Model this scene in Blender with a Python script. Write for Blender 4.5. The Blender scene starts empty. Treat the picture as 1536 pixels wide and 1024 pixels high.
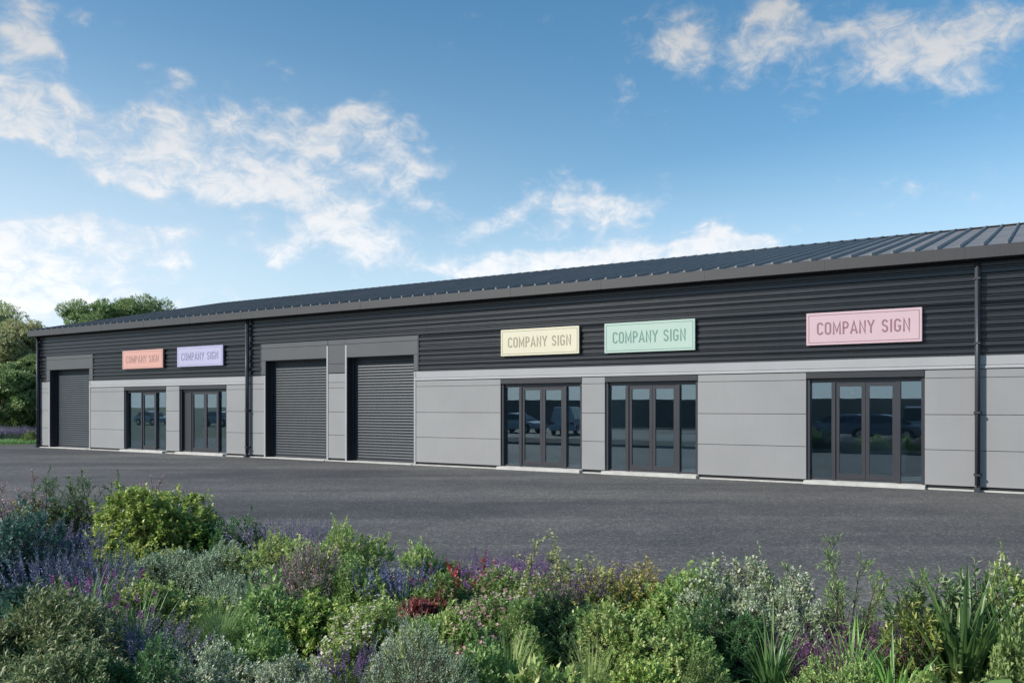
import bpy, bmesh, math, random
import numpy as np
from mathutils import Vector, Matrix

rng = np.random.default_rng(7)
random.seed(7)
scene = bpy.context.scene
COL = scene.collection
PI = math.pi
LEAF_GAIN = 2.95

# ------------------------------------------------------------------ scene frame
F = 1260.0            # focal length in units of a 1536 wide frame
EYE = 1.9             # eye height in metres
AL = math.atan2(1993.0, 1260.0)      # angle between the view axis and the facade
TX, TY = math.sin(AL), -math.cos(AL)     # along the facade, to the right and nearer
NX, NY = -math.cos(AL), -math.sin(AL)    # out of the facade
Z0 = 50936.0 / (58 + 1225)
ORG = Vector(((58 - 768) / F * Z0, Z0, 0))
ROT = math.atan2(TY, TX)

def S(px):            # metres along the facade from its far corner
    return (Z0 - 50936.0 / (px + 1225.0)) / math.cos(AL)

def wall_pt(s, n, z=0.0):
    return Vector((ORG.x + TX * s + NX * n, ORG.y + TY * s + NY * n, z))

# ------------------------------------------------------------------ node helpers
def new_mat(name):
    m = bpy.data.materials.new(name)
    m.use_nodes = True
    nt = m.node_tree
    for n in list(nt.nodes):
        if n.type != 'OUTPUT_MATERIAL':
            nt.nodes.remove(n)
    out = [n for n in nt.nodes if n.type == 'OUTPUT_MATERIAL'][0]
    return m, nt, out

def N(nt, kind, **kw):
    n = nt.nodes.new(kind)
    for k, v in kw.items():
        if k.startswith('i_'):
            key = k[2:].replace('_', ' ')
            n.inputs[key].default_value = v
        else:
            setattr(n, k, v)
    return n

def ramp(nt, stops):
    r = nt.nodes.new('ShaderNodeValToRGB')
    e = r.color_ramp.elements
    while len(e) < len(stops):
        e.new(0.5)
    for el, (p, c) in zip(e, stops):
        el.position = p
        el.color = (c[0], c[1], c[2], 1)
    return r

def painted(name, col, rough=0.45, var=0.06, scale=1.2, metallic=0.0, bump=0.0, spec=0.5, dirt=0.0, piece=0.0):
    """painted or powder coated sheet with slight uneven weathering"""
    m, nt, out = new_mat(name)
    L = nt.links.new
    b = N(nt, 'ShaderNodeBsdfPrincipled')
    b.inputs['Roughness'].default_value = rough
    b.inputs['Metallic'].default_value = metallic
    b.inputs['Specular IOR Level'].default_value = spec
    tc = N(nt, 'ShaderNodeTexCoord')
    no = N(nt, 'ShaderNodeTexNoise')
    no.inputs['Scale'].default_value = scale
    no.inputs['Detail'].default_value = 6
    no.inputs['Roughness'].default_value = 0.62
    L(tc.outputs['Object'], no.inputs['Vector'])
    lo = [c * (1 - var) for c in col]
    hi = [min(1, c * (1 + var)) for c in col]
    r = ramp(nt, [(0.3, lo), (0.7, hi)])
    L(no.outputs['Fac'], r.inputs['Fac'])
    src = r.outputs['Color']
    if dirt > 0:      # rain streaks running down the sheet
        mp = N(nt, 'ShaderNodeMapping')
        mp.inputs['Scale'].default_value = (7, 7, 0.35)
        L(tc.outputs['Object'], mp.inputs['Vector'])
        n2 = N(nt, 'ShaderNodeTexNoise')
        n2.inputs['Scale'].default_value = 2.2
        n2.inputs['Detail'].default_value = 5
        L(mp.outputs['Vector'], n2.inputs['Vector'])
        r2 = ramp(nt, [(0.42, (1, 1, 1)), (0.75, (1 - dirt, 1 - dirt, 1 - dirt * 1.05))])
        L(n2.outputs['Fac'], r2.inputs['Fac'])
        mx = N(nt, 'ShaderNodeMix', data_type='RGBA', blend_type='MULTIPLY')
        mx.inputs['Factor'].default_value = 1
        L(src, mx.inputs['A']); L(r2.outputs['Color'], mx.inputs['B'])
        src = mx.outputs['Result']
    if piece > 0:     # each sheet comes from a slightly different batch
        gi = N(nt, 'ShaderNodeNewGeometry')
        pm_ = N(nt, 'ShaderNodeMapRange'); pm_.inputs['To Min'].default_value = 1 - piece; pm_.inputs['To Max'].default_value = 1 + piece
        L(gi.outputs['Random Per Island'], pm_.inputs['Value'])
        mq = N(nt, 'ShaderNodeVectorMath', operation='SCALE')
        L(src, mq.inputs[0]); L(pm_.outputs[0], mq.inputs['Scale'])
        src = mq.outputs[0]
    L(src, b.inputs['Base Color'])
    rr = N(nt, 'ShaderNodeMapRange')
    rr.inputs['To Min'].default_value = rough * 0.85
    rr.inputs['To Max'].default_value = min(1, rough * 1.15)
    L(no.outputs['Fac'], rr.inputs['Value'])
    L(rr.outputs['Result'], b.inputs['Roughness'])
    if bump > 0:
        n3 = N(nt, 'ShaderNodeTexNoise')
        n3.inputs['Scale'].default_value = 0.9
        n3.inputs['Detail'].default_value = 2
        L(tc.outputs['Object'], n3.inputs['Vector'])
        bp = N(nt, 'ShaderNodeBump')
        bp.inputs['Strength'].default_value = bump
        bp.inputs['Distance'].default_value = 0.02
        L(n3.outputs['Fac'], bp.inputs['Height'])
        L(bp.outputs['Normal'], b.inputs['Normal'])
    L(b.outputs['BSDF'], out.inputs['Surface'])
    return m

def concrete_mat(name, col, scale=3.0):
    m, nt, out = new_mat(name)
    L = nt.links.new
    b = N(nt, 'ShaderNodeBsdfPrincipled')
    b.inputs['Roughness'].default_value = 0.9
    tc = N(nt, 'ShaderNodeTexCoord')
    no = N(nt, 'ShaderNodeTexNoise')
    no.inputs['Scale'].default_value = scale
    no.inputs['Detail'].default_value = 9
    no.inputs['Roughness'].default_value = 0.7
    L(tc.outputs['Object'], no.inputs['Vector'])
    r = ramp(nt, [(0.25, [c * .7 for c in col]), (0.6, col), (0.85, [min(1, c * 1.15) for c in col])])
    L(no.outputs['Fac'], r.inputs['Fac'])
    L(r.outputs['Color'], b.inputs['Base Color'])
    bp = N(nt, 'ShaderNodeBump')
    bp.inputs['Strength'].default_value = 0.35
    bp.inputs['Distance'].default_value = 0.01
    L(no.outputs['Fac'], bp.inputs['Height'])
    L(bp.outputs['Normal'], b.inputs['Normal'])
    L(b.outputs['BSDF'], out.inputs['Surface'])
    return m

def leaf_mat(name, cols, rough=0.42, trans=0.36, spec=0.5):
    """leaf colour varies from leaf to leaf and plant to plant; thin leaves let some light through"""
    m, nt, out = new_mat(name)
    L = nt.links.new
    g = N(nt, 'ShaderNodeNewGeometry')
    if name.startswith(('leaf', 'blade', 'strap', 'paddle', 'lavender')):
        cols = [[min(.6, v * LEAF_GAIN) for v in c] for c in cols]
    k = len(cols)
    r = ramp(nt, [(i / max(1, k - 1), c) for i, c in enumerate(cols)])
    L(g.outputs['Random Per Island'], r.inputs['Fac'])
    oi = N(nt, 'ShaderNodeObjectInfo')
    hs = N(nt, 'ShaderNodeHueSaturation')
    mh = N(nt, 'ShaderNodeMapRange')
    mh.inputs['To Min'].default_value = 0.485
    mh.inputs['To Max'].default_value = 0.515
    mv = N(nt, 'ShaderNodeMapRange')
    mv.inputs['To Min'].default_value = 0.85
    mv.inputs['To Max'].default_value = 1.15
    L(oi.outputs['Random'], mh.inputs['Value'])
    L(oi.outputs['Random'], mv.inputs['Value'])
    L(mh.outputs['Result'], hs.inputs['Hue'])
    L(mv.outputs['Result'], hs.inputs['Value'])
    L(r.outputs['Color'], hs.inputs['Color'])
    b = N(nt, 'ShaderNodeBsdfPrincipled')
    b.inputs['Roughness'].default_value = rough
    b.inputs['Specular IOR Level'].default_value = spec
    t = N(nt, 'ShaderNodeBsdfTranslucent')
    mix = N(nt, 'ShaderNodeMixShader')
    mix.inputs['Fac'].default_value = trans
    L(hs.outputs['Color'], b.inputs['Base Color'])
    L(hs.outputs['Color'], t.inputs['Color'])
    L(b.outputs['BSDF'], mix.inputs[1])
    L(t.outputs['BSDF'], mix.inputs[2])
    L(mix.outputs['Shader'], out.inputs['Surface'])
    return m

# ------------------------------------------------------------------ object helpers
def tag(o, label=None, cat=None, group=None, kind=None):
    if label: o['label'] = label
    if cat: o['category'] = cat
    if group: o['group'] = group
    if kind: o['kind'] = kind
    return o

def empty(name, loc=(0, 0, 0), rz=0.0, label=None, cat=None, group=None):
    o = bpy.data.objects.new(name, None)
    o.empty_display_size = 0.3
    COL.objects.link(o)
    o.location = loc
    o.rotation_euler = (0, 0, rz)
    return tag(o, label, cat, group)

def link(name, me, parent=None, mats=None):
    if mats is not None:
        for m in (mats if isinstance(mats, (list, tuple)) else [mats]):
            me.materials.append(m)
    o = bpy.data.objects.new(name, me)
    COL.objects.link(o)
    if parent: o.parent = parent
    return o

class MB:
    """collects boxes, prisms and tubes for one mesh"""
    def __init__(s):
        s.v = []; s.f = []; s.mi = []
    def add(s, vs, fs, mi=0):
        b = len(s.v)
        s.v += [tuple(v) for v in vs]
        s.f += [tuple(b + i for i in f) for f in fs]
        s.mi += [mi] * len(fs)
    def box(s, x0, x1, y0, y1, z0, z1, mi=0):
        vs = [(x0, y0, z0), (x1, y0, z0), (x1, y1, z0), (x0, y1, z0), (x0, y0, z1), (x1, y0, z1), (x1, y1, z1), (x0, y1, z1)]
        s.add(vs, [(0, 3, 2, 1), (4, 5, 6, 7), (0, 1, 5, 4), (1, 2, 6, 5), (2, 3, 7, 6), (3, 0, 4, 7)], mi)
    def chbox(s, x0, x1, y0, y1, z0, z1, c, mi=0):
        """box whose outer (low y) face has chamfered edges"""
        vs = [(x0, y1, z0), (x1, y1, z0), (x1, y1, z1), (x0, y1, z1),
              (x0, y0 + c, z0), (x1, y0 + c, z0), (x1, y0 + c, z1), (x0, y0 + c, z1),
              (x0 + c, y0, z0 + c), (x1 - c, y0, z0 + c), (x1 - c, y0, z1 - c), (x0 + c, y0, z1 - c)]
        fs = [(8, 9, 10, 11), (4, 5, 9, 8), (5, 6, 10, 9), (6, 7, 11, 10), (7, 4, 8, 11),
              (0, 1, 5, 4), (1, 2, 6, 5), (2, 3, 7, 6), (3, 0, 4, 7), (0, 3, 2, 1)]
        s.add(vs, fs, mi)
    def prism(s, prof, x0, x1, mi=0):
        """closed (y, z) outline carried from x0 to x1"""
        n = len(prof)
        vs = [(x0, y, z) for y, z in prof] + [(x1, y, z) for y, z in prof]
        fs = [(i, (i + 1) % n, n + (i + 1) % n, n + i) for i in range(n)]
        fs += [tuple(range(n - 1, -1, -1)), tuple(range(n, 2 * n))]
        s.add(vs, fs, mi)
    def strip(s, prof, x0, x1, mi=0):
        """open (y, z) outline carried from x0 to x1"""
        n = len(prof)
        vs = [(x0, y, z) for y, z in prof] + [(x1, y, z) for y, z in prof]
        s.add(vs, [(i, n + i, n + i + 1, i + 1) for i in range(n - 1)], mi)
    def tube(s, pts, radii, k=8, mi=0, caps=True):
        pts = [Vector(p) for p in pts]
        b = len(s.v); n = len(pts)
        ref = Vector((0.31, 0.87, 0.12))
        for i, p in enumerate(pts):
            d = (pts[min(i + 1, n - 1)] - pts[max(i - 1, 0)]).normalized()
            a = d.cross(ref)
            if a.length < 1e-4: a = d.cross(Vector((1, 0, 0)))
            a.normalize(); c = d.cross(a)
            for j in range(k):
                t = 2 * PI * j / k
                s.v.append(tuple(p + (a * math.cos(t) + c * math.sin(t)) * radii[i]))
        for i in range(n - 1):
            for j in range(k):
                s.f.append((b + i * k + j, b + i * k + (j + 1) % k, b + (i + 1) * k + (j + 1) % k, b + (i + 1) * k + j)); s.mi.append(mi)
        if caps:
            s.f.append(tuple(b + j for j in range(k - 1, -1, -1))); s.mi.append(mi)
            s.f.append(tuple(b + (n - 1) * k + j for j in range(k))); s.mi.append(mi)
    def build(s, name, mats, parent=None, bevel=0.0, smooth=False, fix=True):
        me = bpy.data.meshes.new(name)
        me.from_pydata(s.v, [], s.f)
        ms = mats if isinstance(mats, (list, tuple)) else [mats]
        for m in ms: me.materials.append(m)
        if len(ms) > 1:
            me.polygons.foreach_set('material_index', s.mi)
        if fix:
            bm = bmesh.new(); bm.from_mesh(me)
            bmesh.ops.recalc_face_normals(bm, faces=bm.faces)
            if bevel > 0:
                bmesh.ops.bevel(bm, geom=bm.edges[:], offset=bevel, segments=2, affect='EDGES', clamp_overlap=True)
            bm.to_mesh(me); bm.free()
        if smooth:
            me.polygons.foreach_set('use_smooth', [True] * len(me.polygons))
        me.update()
        return link(name, me, parent)
# ------------------------------------------------------------------ camera
cam_d = bpy.data.cameras.new('camera')
cam = bpy.data.objects.new('camera', cam_d)
COL.objects.link(cam)
cam.location = (0, 0, EYE)
cam.rotation_euler = (PI / 2, 0, 0)
cam_d.sensor_width = 36
cam_d.lens = F / 1536 * 36
cam_d.shift_y = (610 - 512) / 1536
cam_d.clip_end = 6000
scene.camera = cam

# ------------------------------------------------------------------ light
SUNV = (Vector((TX, TY, 0)) * -0.75 + Vector((NX, NY, 0)) * 1.0 + Vector((0, 0, 0.83))).normalized()
sun_d = bpy.data.lights.new('sun', 'SUN')
sun_d.energy = 4.7
sun_d.angle = math.radians(0.53)
sun_d.color = (1.0, 0.94, 0.85)
sun = bpy.data.objects.new('sun', sun_d)
COL.objects.link(sun)
sun.rotation_euler = SUNV.to_track_quat('Z', 'Y').to_euler()
SUN_EL = math.asin(SUNV.z)
SUN_AZ = math.atan2(SUNV.x, SUNV.y)

world = bpy.data.worlds.new('World')
scene.world = world
world.use_nodes = True
wn = world.node_tree
for n in list(wn.nodes): wn.nodes.remove(n)
WL = wn.links.new
wout = N(wn, 'ShaderNodeOutputWorld')
sky = N(wn, 'ShaderNodeTexSky', sky_type='NISHITA', sun_disc=False)
sky.sun_elevation = SUN_EL
sky.sun_rotation = SUN_AZ
sky.air_density = 1.0
sky.dust_density = 0.3
sky.ozone_density = 2.2
bg_sky = N(wn, 'ShaderNodeBackground')
bg_sky.inputs['Strength'].default_value = 0.125
hsv = N(wn, 'ShaderNodeHueSaturation')
hsv.inputs['Saturation'].default_value = 1.22
hsv.inputs['Hue'].default_value = 0.488
WL(sky.outputs['Color'], hsv.inputs['Color'])
WL(hsv.outputs['Color'], bg_sky.inputs['Color'])

# clouds as patches of azimuth and elevation, broken up by noise
tc = N(wn, 'ShaderNodeTexCoord')
nrm = N(wn, 'ShaderNodeVectorMath', operation='NORMALIZE')
WL(tc.outputs['Generated'], nrm.inputs[0])
sep = N(wn, 'ShaderNodeSeparateXYZ')
WL(nrm.outputs['Vector'], sep.inputs[0])
az = N(wn, 'ShaderNodeMath', operation='ARCTAN2')
WL(sep.outputs['X'], az.inputs[0]); WL(sep.outputs['Y'], az.inputs[1])
el = N(wn, 'ShaderNodeMath', operation='ARCSINE')
WL(sep.outputs['Z'], el.inputs[0])
ae = N(wn, 'ShaderNodeCombineXYZ')
WL(az.outputs[0], ae.inputs[0]); WL(el.outputs[0], ae.inputs[1])
# wispy distortion
mpw = N(wn, 'ShaderNodeMapping'); mpw.inputs['Scale'].default_value = (1.0, 1.45, 1.0)
WL(ae.outputs[0], mpw.inputs['Vector'])
def wnoise(scale, detail, rough, dist, off):
    m = N(wn, 'ShaderNodeVectorMath', operation='ADD')
    m.inputs[1].default_value = (off, off * 0.7, off * 1.3)
    WL(mpw.outputs['Vector'], m.inputs[0])
    n = N(wn, 'ShaderNodeTexNoise')
    n.inputs['Scale'].default_value = scale
    n.inputs['Detail'].default_value = detail
    n.inputs['Roughness'].default_value = rough
    n.inputs['Distortion'].default_value = dist
    WL(m.outputs[0], n.inputs['Vector'])
    return n
n_big = wnoise(13.0, 9, 0.58, 0.3, 3.1)
n_fine = wnoise(34.0, 9, 0.68, 0.8, 8.4)
n_warp = wnoise(14.0, 3, 0.5, 0.0, 1.7)
wsub = N(wn, 'ShaderNodeVectorMath', operation='SUBTRACT'); wsub.inputs[1].default_value = (.5, .5, .5)
WL(n_warp.outputs['Color'], wsub.inputs[0])
wsc = N(wn, 'ShaderNodeVectorMath', operation='SCALE'); wsc.inputs['Scale'].default_value = 0.07
WL(wsub.outputs[0], wsc.inputs[0])
aew = N(wn, 'ShaderNodeVectorMath', operation='ADD')
WL(ae.outputs[0], aew.inputs[0]); WL(wsc.outputs[0], aew.inputs[1])

def azel(x, y):
    a = math.atan2(x - 768, F)
    return a, math.atan2((610 - y) * math.cos(a), F)
CLOUDS = [  # where the patches stand in the sky: position, half sizes, weight
 (60,170,110,30,1.0),(110,205,130,28,1.0),(205,222,90,34,1.1),(208,262,36,26,.85),(300,200,95,34,1.12),(395,192,84,34,1.05),(455,205,60,26,.7),
 (15,135,60,26,1.0),(535,178,34,28,1.3),(600,188,40,20,.85),(585,245,55,38,1.15),(640,258,30,14,.55),(650,216,14,8,.6),
 (345,288,75,25,1.1),(440,285,64,26,1.05),(500,310,60,34,1.05),(545,285,50,26,.9),(402,362,44,18,1.15),(370,335,22,10,.7),
 (130,360,100,32,1.1),(40,385,110,40,1.05),(220,375,70,18,.95),(60,430,150,30,.8),(150,345,50,22,1.05),(230,350,40,16,.9),
 (572,362,56,25,1.15),(735,346,68,14,1.05),(480,345,50,14,.6),(655,315,50,10,.5),
 (860,318,75,22,1.0),(920,305,70,25,1.05),(835,349,28,7,.6),
 (900,392,180,22,.95),(1060,366,120,17,.9),(700,410,90,18,.9),(780,400,90,20,.7),(1140,360,60,12,.7),
 (1060,45,95,46,.62),(1000,62,40,24,.8),(1110,85,44,34,.75),(1060,110,40,14,.4),(1160,40,36,28,.7),
 (1225,45,36,22,.85),(1290,70,80,44,.5),(1350,75,110,46,.56),(1440,65,90,46,.5),(1390,20,80,22,.55),(1300,120,36,14,.5),(930,118,17,15,.7),(1500,25,60,30,.45),
 (20,35,60,44,.95),(60,70,40,22,.6),(185,40,18,16,.7),(120,30,20,14,.5),(215,102,30,11,.65),(268,128,14,11,.6),(385,106,50,7,.5),(330,122,30,8,.45),
 (1350,312,75,18,.5),(330,440,140,22,.45),(500,420,120,18,.35),(20,470,150,30,.7),
 (-260,330,220,60,1.0),(-520,150,200,70,.9),(1800,180,200,60,.8),(1900,400,300,40,.8),(2300,50,300,80,.7)]
acc = None
for (x, y, rx, ry, w) in CLOUDS:
    a, e = azel(x, y)
    c = N(wn, 'ShaderNodeVectorMath', operation='SUBTRACT'); c.inputs[1].default_value = (a, e, 0)
    WL(aew.outputs[0], c.inputs[0])
    m = N(wn, 'ShaderNodeVectorMath', operation='MULTIPLY')
    m.inputs[1].default_value = (F / rx / 1.15 * (1 + ((x - 768) / F) ** 2 * .6), F / ry / 1.15 * (1 + ((x - 768) / F) ** 2 * .3), 0)
    WL(c.outputs[0], m.inputs[0])
    d = N(wn, 'ShaderNodeVectorMath', operation='DOT_PRODUCT')
    WL(m.outputs[0], d.inputs[0]); WL(m.outputs[0], d.inputs[1])
    ng = N(wn, 'ShaderNodeMath', operation='MULTIPLY'); ng.inputs[1].default_value = -1
    WL(d.outputs['Value'], ng.inputs[0])
    ex = N(wn, 'ShaderNodeMath', operation='EXPONENT'); WL(ng.outputs[0], ex.inputs[0])
    if acc is None:
        sc = N(wn, 'ShaderNodeMath', operation='MULTIPLY'); sc.inputs[1].default_value = w
        WL(ex.outputs[0], sc.inputs[0]); acc = sc
    else:
        ma = N(wn, 'ShaderNodeMath', operation='MULTIPLY_ADD'); ma.inputs[1].default_value = w
        WL(ex.outputs[0], ma.inputs[0]); WL(acc.outputs[0], ma.inputs[2]); acc = ma
cl = N(wn, 'ShaderNodeMath', operation='MINIMUM'); cl.inputs[1].default_value = 1.15
WL(acc.outputs[0], cl.inputs[0])
def madd(src, mul, add_src=None, addc=0.0):
    m = N(wn, 'ShaderNodeMath', operation='MULTIPLY_ADD')
    m.inputs[1].default_value = mul
    WL(src, m.inputs[0])
    if add_src is not None: WL(add_src, m.inputs[2])
    else: m.inputs[2].default_value = addc
    return m.outputs[0]
d1 = madd(n_big.outputs['Fac'], 2.5, cl.outputs[0])
d2 = madd(n_fine.outputs['Fac'], 1.5, d1)
dens = N(wn, 'ShaderNodeMapRange', interpolation_type='SMOOTHSTEP')
dens.inputs['From Min'].default_value = 2.33
dens.inputs['From Max'].default_value = 3.48
dens.inputs['To Max'].default_value = 0.93
WL(d2, dens.inputs['Value'])
# thin milky veil low in the sky on the side of the sun
va, ve = azel(-150, 520)
c = N(wn, 'ShaderNodeVectorMath', operation='SUBTRACT'); c.inputs[1].default_value = (va, ve, 0)
WL(ae.outputs[0], c.inputs[0])
m = N(wn, 'ShaderNodeVectorMath', operation='MULTIPLY'); m.inputs[1].default_value = (1.55, 4.6, 0)
WL(c.outputs[0], m.inputs[0])
d = N(wn, 'ShaderNodeVectorMath', operation='DOT_PRODUCT')
WL(m.outputs[0], d.inputs[0]); WL(m.outputs[0], d.inputs[1])
ng = N(wn, 'ShaderNodeMath', operation='MULTIPLY'); ng.inputs[1].default_value = -1
WL(d.outputs['Value'], ng.inputs[0])
ex = N(wn, 'ShaderNodeMath', operation='EXPONENT'); WL(ng.outputs[0], ex.inputs[0])
lowr = N(wn, 'ShaderNodeMapRange', interpolation_type='SMOOTHSTEP')      # horizon haze all the way round
lowr.inputs['From Min'].default_value = 0.0; lowr.inputs['From Max'].default_value = 0.34
lowr.inputs['To Min'].default_value = 0.85; lowr.inputs['To Max'].default_value = 0.0
WL(el.outputs[0], lowr.inputs['Value'])
vmx = N(wn, 'ShaderNodeMath', operation='MULTIPLY'); vmx.inputs[1].default_value = 0.92
WL(ex.outputs[0], vmx.inputs[0])
veil = N(wn, 'ShaderNodeMath', operation='MAXIMUM')
WL(vmx.outputs[0], veil.inputs[0]); WL(lowr.outputs[0], veil.inputs[1])
bg_veil = N(wn, 'ShaderNodeBackground')
bg_veil.inputs['Color'].default_value = (0.72, 0.86, 0.98, 1)
bg_veil.inputs['Strength'].default_value = 0.9
mv = N(wn, 'ShaderNodeMixShader')
WL(veil.outputs[0], mv.inputs['Fac']); WL(bg_sky.outputs[0], mv.inputs[1]); WL(bg_veil.outputs[0], mv.inputs[2])
bg_cloud = N(wn, 'ShaderNodeBackground')
CLOUD_RAMP = ramp(wn, [(0.0, (0.66, 0.78, 0.94)), (0.45, (0.76, 0.84, 0.94)), (1.0, (0.97, 0.98, 1.0))])
cs = madd(n_fine.outputs['Fac'], 0.7, dens.outputs[0])
cs2 = N(wn, 'ShaderNodeMapRange'); cs2.inputs['From Min'].default_value = 0.35; cs2.inputs['From Max'].default_value = 1.35
WL(cs, cs2.inputs['Value'])
WL(cs2.outputs[0], CLOUD_RAMP.inputs['Fac'])
WL(CLOUD_RAMP.outputs['Color'], bg_cloud.inputs['Color'])
# clouds low down toward the sun are brighter than those overhead
elr = N(wn, 'ShaderNodeMapRange')
elr.inputs['From Min'].default_value = 0.1; elr.inputs['From Max'].default_value = 0.45
elr.inputs['To Min'].default_value = 0.94; elr.inputs['To Max'].default_value = 0.50
WL(el.outputs[0], elr.inputs['Value'])
WL(elr.outputs[0], bg_cloud.inputs['Strength'])
mc = N(wn, 'ShaderNodeMixShader')
WL(dens.outputs[0], mc.inputs['Fac']); WL(mv.outputs[0], mc.inputs[1]); WL(bg_cloud.outputs[0], mc.inputs[2])
WL(mc.outputs[0], wout.inputs['Surface'])
world.cycles.sampling_method = 'MANUAL'
world.cycles.sample_map_resolution = 512

vs = scene.view_settings
vs.view_transform = 'Standard'
vs.look = 'None'
vs.exposure = 0.25
vs.gamma = 1.0
vs.use_curve_mapping = False
scene.cycles.use_denoising = True
scene.cycles.max_bounces = 8
scene.cycles.transparent_max_bounces = 16

# ------------------------------------------------------------------ ground
def sheet(name, pts, z, mat, kind='structure'):
    me = bpy.data.meshes.new(name)
    me.from_pydata([(p[0], p[1], z) for p in pts], [], [tuple(range(len(pts)))])
    me.update()
    if me.polygons[0].normal.z < 0: me.flip_normals()
    o = link(name, me, None, mat)
    if kind: o['kind'] = kind
    return o

def ground_mat():
    m, nt, out = new_mat('far_grass_ground')
    L = nt.links.new
    tc = N(nt, 'ShaderNodeTexCoord')
    no = N(nt, 'ShaderNodeTexNoise'); no.inputs['Scale'].default_value = 0.8; no.inputs['Detail'].default_value = 10
    L(tc.outputs['Object'], no.inputs['Vector'])
    r = ramp(nt, [(0.3, (.03, .05, .015)), (0.7, (.07, .095, .03))])
    L(no.outputs['Fac'], r.inputs['Fac'])
    b = N(nt, 'ShaderNodeBsdfPrincipled'); b.inputs['Roughness'].default_value = 0.95
    L(r.outputs['Color'], b.inputs['Base Color']); L(b.outputs[0], out.inputs['Surface'])
    return m

def asphalt_mat():
    m, nt, out = new_mat('banded_asphalt')
    L = nt.links.new
    tc = N(nt, 'ShaderNodeTexCoord')
    b = N(nt, 'ShaderNodeBsdfPrincipled')
    # patches and long darker and paler bands that run with the building
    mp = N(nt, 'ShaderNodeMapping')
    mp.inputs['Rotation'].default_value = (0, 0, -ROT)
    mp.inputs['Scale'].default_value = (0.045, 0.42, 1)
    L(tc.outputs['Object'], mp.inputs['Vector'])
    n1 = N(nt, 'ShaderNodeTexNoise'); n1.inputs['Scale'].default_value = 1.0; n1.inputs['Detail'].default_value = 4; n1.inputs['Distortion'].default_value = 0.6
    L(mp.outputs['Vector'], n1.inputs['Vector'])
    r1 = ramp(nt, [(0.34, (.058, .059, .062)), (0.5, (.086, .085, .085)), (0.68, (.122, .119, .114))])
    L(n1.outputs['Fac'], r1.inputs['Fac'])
    n2 = N(nt, 'ShaderNodeTexNoise'); n2.inputs['Scale'].default_value = 0.55; n2.inputs['Detail'].default_value = 8; n2.inputs['Roughness'].default_value = .65
    L(tc.outputs['Object'], n2.inputs['Vector'])
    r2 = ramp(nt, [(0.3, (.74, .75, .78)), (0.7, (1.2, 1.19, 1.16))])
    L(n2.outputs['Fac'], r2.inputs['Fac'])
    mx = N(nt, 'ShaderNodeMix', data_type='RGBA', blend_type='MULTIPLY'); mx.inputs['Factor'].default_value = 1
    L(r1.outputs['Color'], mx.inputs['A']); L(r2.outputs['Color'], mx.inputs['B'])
    # stone chippings
    vo = N(nt, 'ShaderNodeTexVoronoi'); vo.inputs['Scale'].default_value = 60
    L(tc.outputs['Object'], vo.inputs['Vector'])
    sh = N(nt, 'ShaderNodeSeparateColor'); L(vo.outputs['Color'], sh.inputs['Color'])
    r3 = ramp(nt, [(0.0, (.62, .62, .63)), (0.55, (.92, .92, .93)), (0.85, (1.25, 1.24, 1.22)), (1.0, (2.6, 2.55, 2.4))])
    L(sh.outputs['Red'], r3.inputs['Fac'])
    mx2 = N(nt, 'ShaderNodeMix', data_type='RGBA', blend_type='MULTIPLY'); mx2.inputs['Factor'].default_value = 0.85
    L(mx.outputs['Result'], mx2.inputs['A']); L(r3.outputs['Color'], mx2.inputs['B'])
    # a coarser scatter so the surface keeps its grain farther off
    vo2 = N(nt, 'ShaderNodeTexVoronoi'); vo2.inputs['Scale'].default_value = 22
    L(tc.outputs['Object'], vo2.inputs['Vector'])
    sh2 = N(nt, 'ShaderNodeSeparateColor'); L(vo2.outputs['Color'], sh2.inputs['Color'])
    r4 = ramp(nt, [(0.0, (.86, .86, .87)), (0.7, (1.06, 1.06, 1.05)), (1.0, (1.75, 1.72, 1.66))])
    L(sh2.outputs['Green'], r4.inputs['Fac'])
    mx3 = N(nt, 'ShaderNodeMix', data_type='RGBA', blend_type='MULTIPLY'); mx3.inputs['Factor'].default_value = 0.8
    L(mx2.outputs['Result'], mx3.inputs['A']); L(r4.outputs['Color'], mx3.inputs['B'])
    L(mx3.outputs['Result'], b.inputs['Base Color'])
    b.inputs['Roughness'].default_value = 0.82
    b.inputs['Specular IOR Level'].default_value = 0.35
    bp = N(nt, 'ShaderNodeBump'); bp.inputs['Strength'].default_value = 0.55; bp.inputs['Distance'].default_value = 0.006
    L(vo.outputs['Distance'], bp.inputs['Height']); L(bp.outputs['Normal'], b.inputs['Normal'])
    L(b.outputs[0], out.inputs['Surface'])
    return m

def soil_mat():
    m, nt, out = new_mat('bark_mulch_soil')
    L = nt.links.new
    tc = N(nt, 'ShaderNodeTexCoord')
    vo = N(nt, 'ShaderNodeTexVoronoi'); vo.inputs['Scale'].default_value = 45
    L(tc.outputs['Object'], vo.inputs['Vector'])
    sh = N(nt, 'ShaderNodeSeparateColor'); L(vo.outputs['Color'], sh.inputs['Color'])
    r = ramp(nt, [(0, (.012, .009, .006)), (.7, (.035, .026, .018)), (1, (.08, .06, .04))])
    L(sh.outputs['Red'], r.inputs['Fac'])
    b = N(nt, 'ShaderNodeBsdfPrincipled'); b.inputs['Roughness'].default_value = .95
    L(r.outputs['Color'], b.inputs['Base Color'])
    bp = N(nt, 'ShaderNodeBump'); bp.inputs['Strength'].default_value = .8; bp.inputs['Distance'].default_value = .02
    L(vo.outputs['Distance'], bp.inputs['Height']); L(bp.outputs['Normal'], b.inputs['Normal'])
    L(b.outputs[0], out.inputs['Surface'])
    return m

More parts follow.
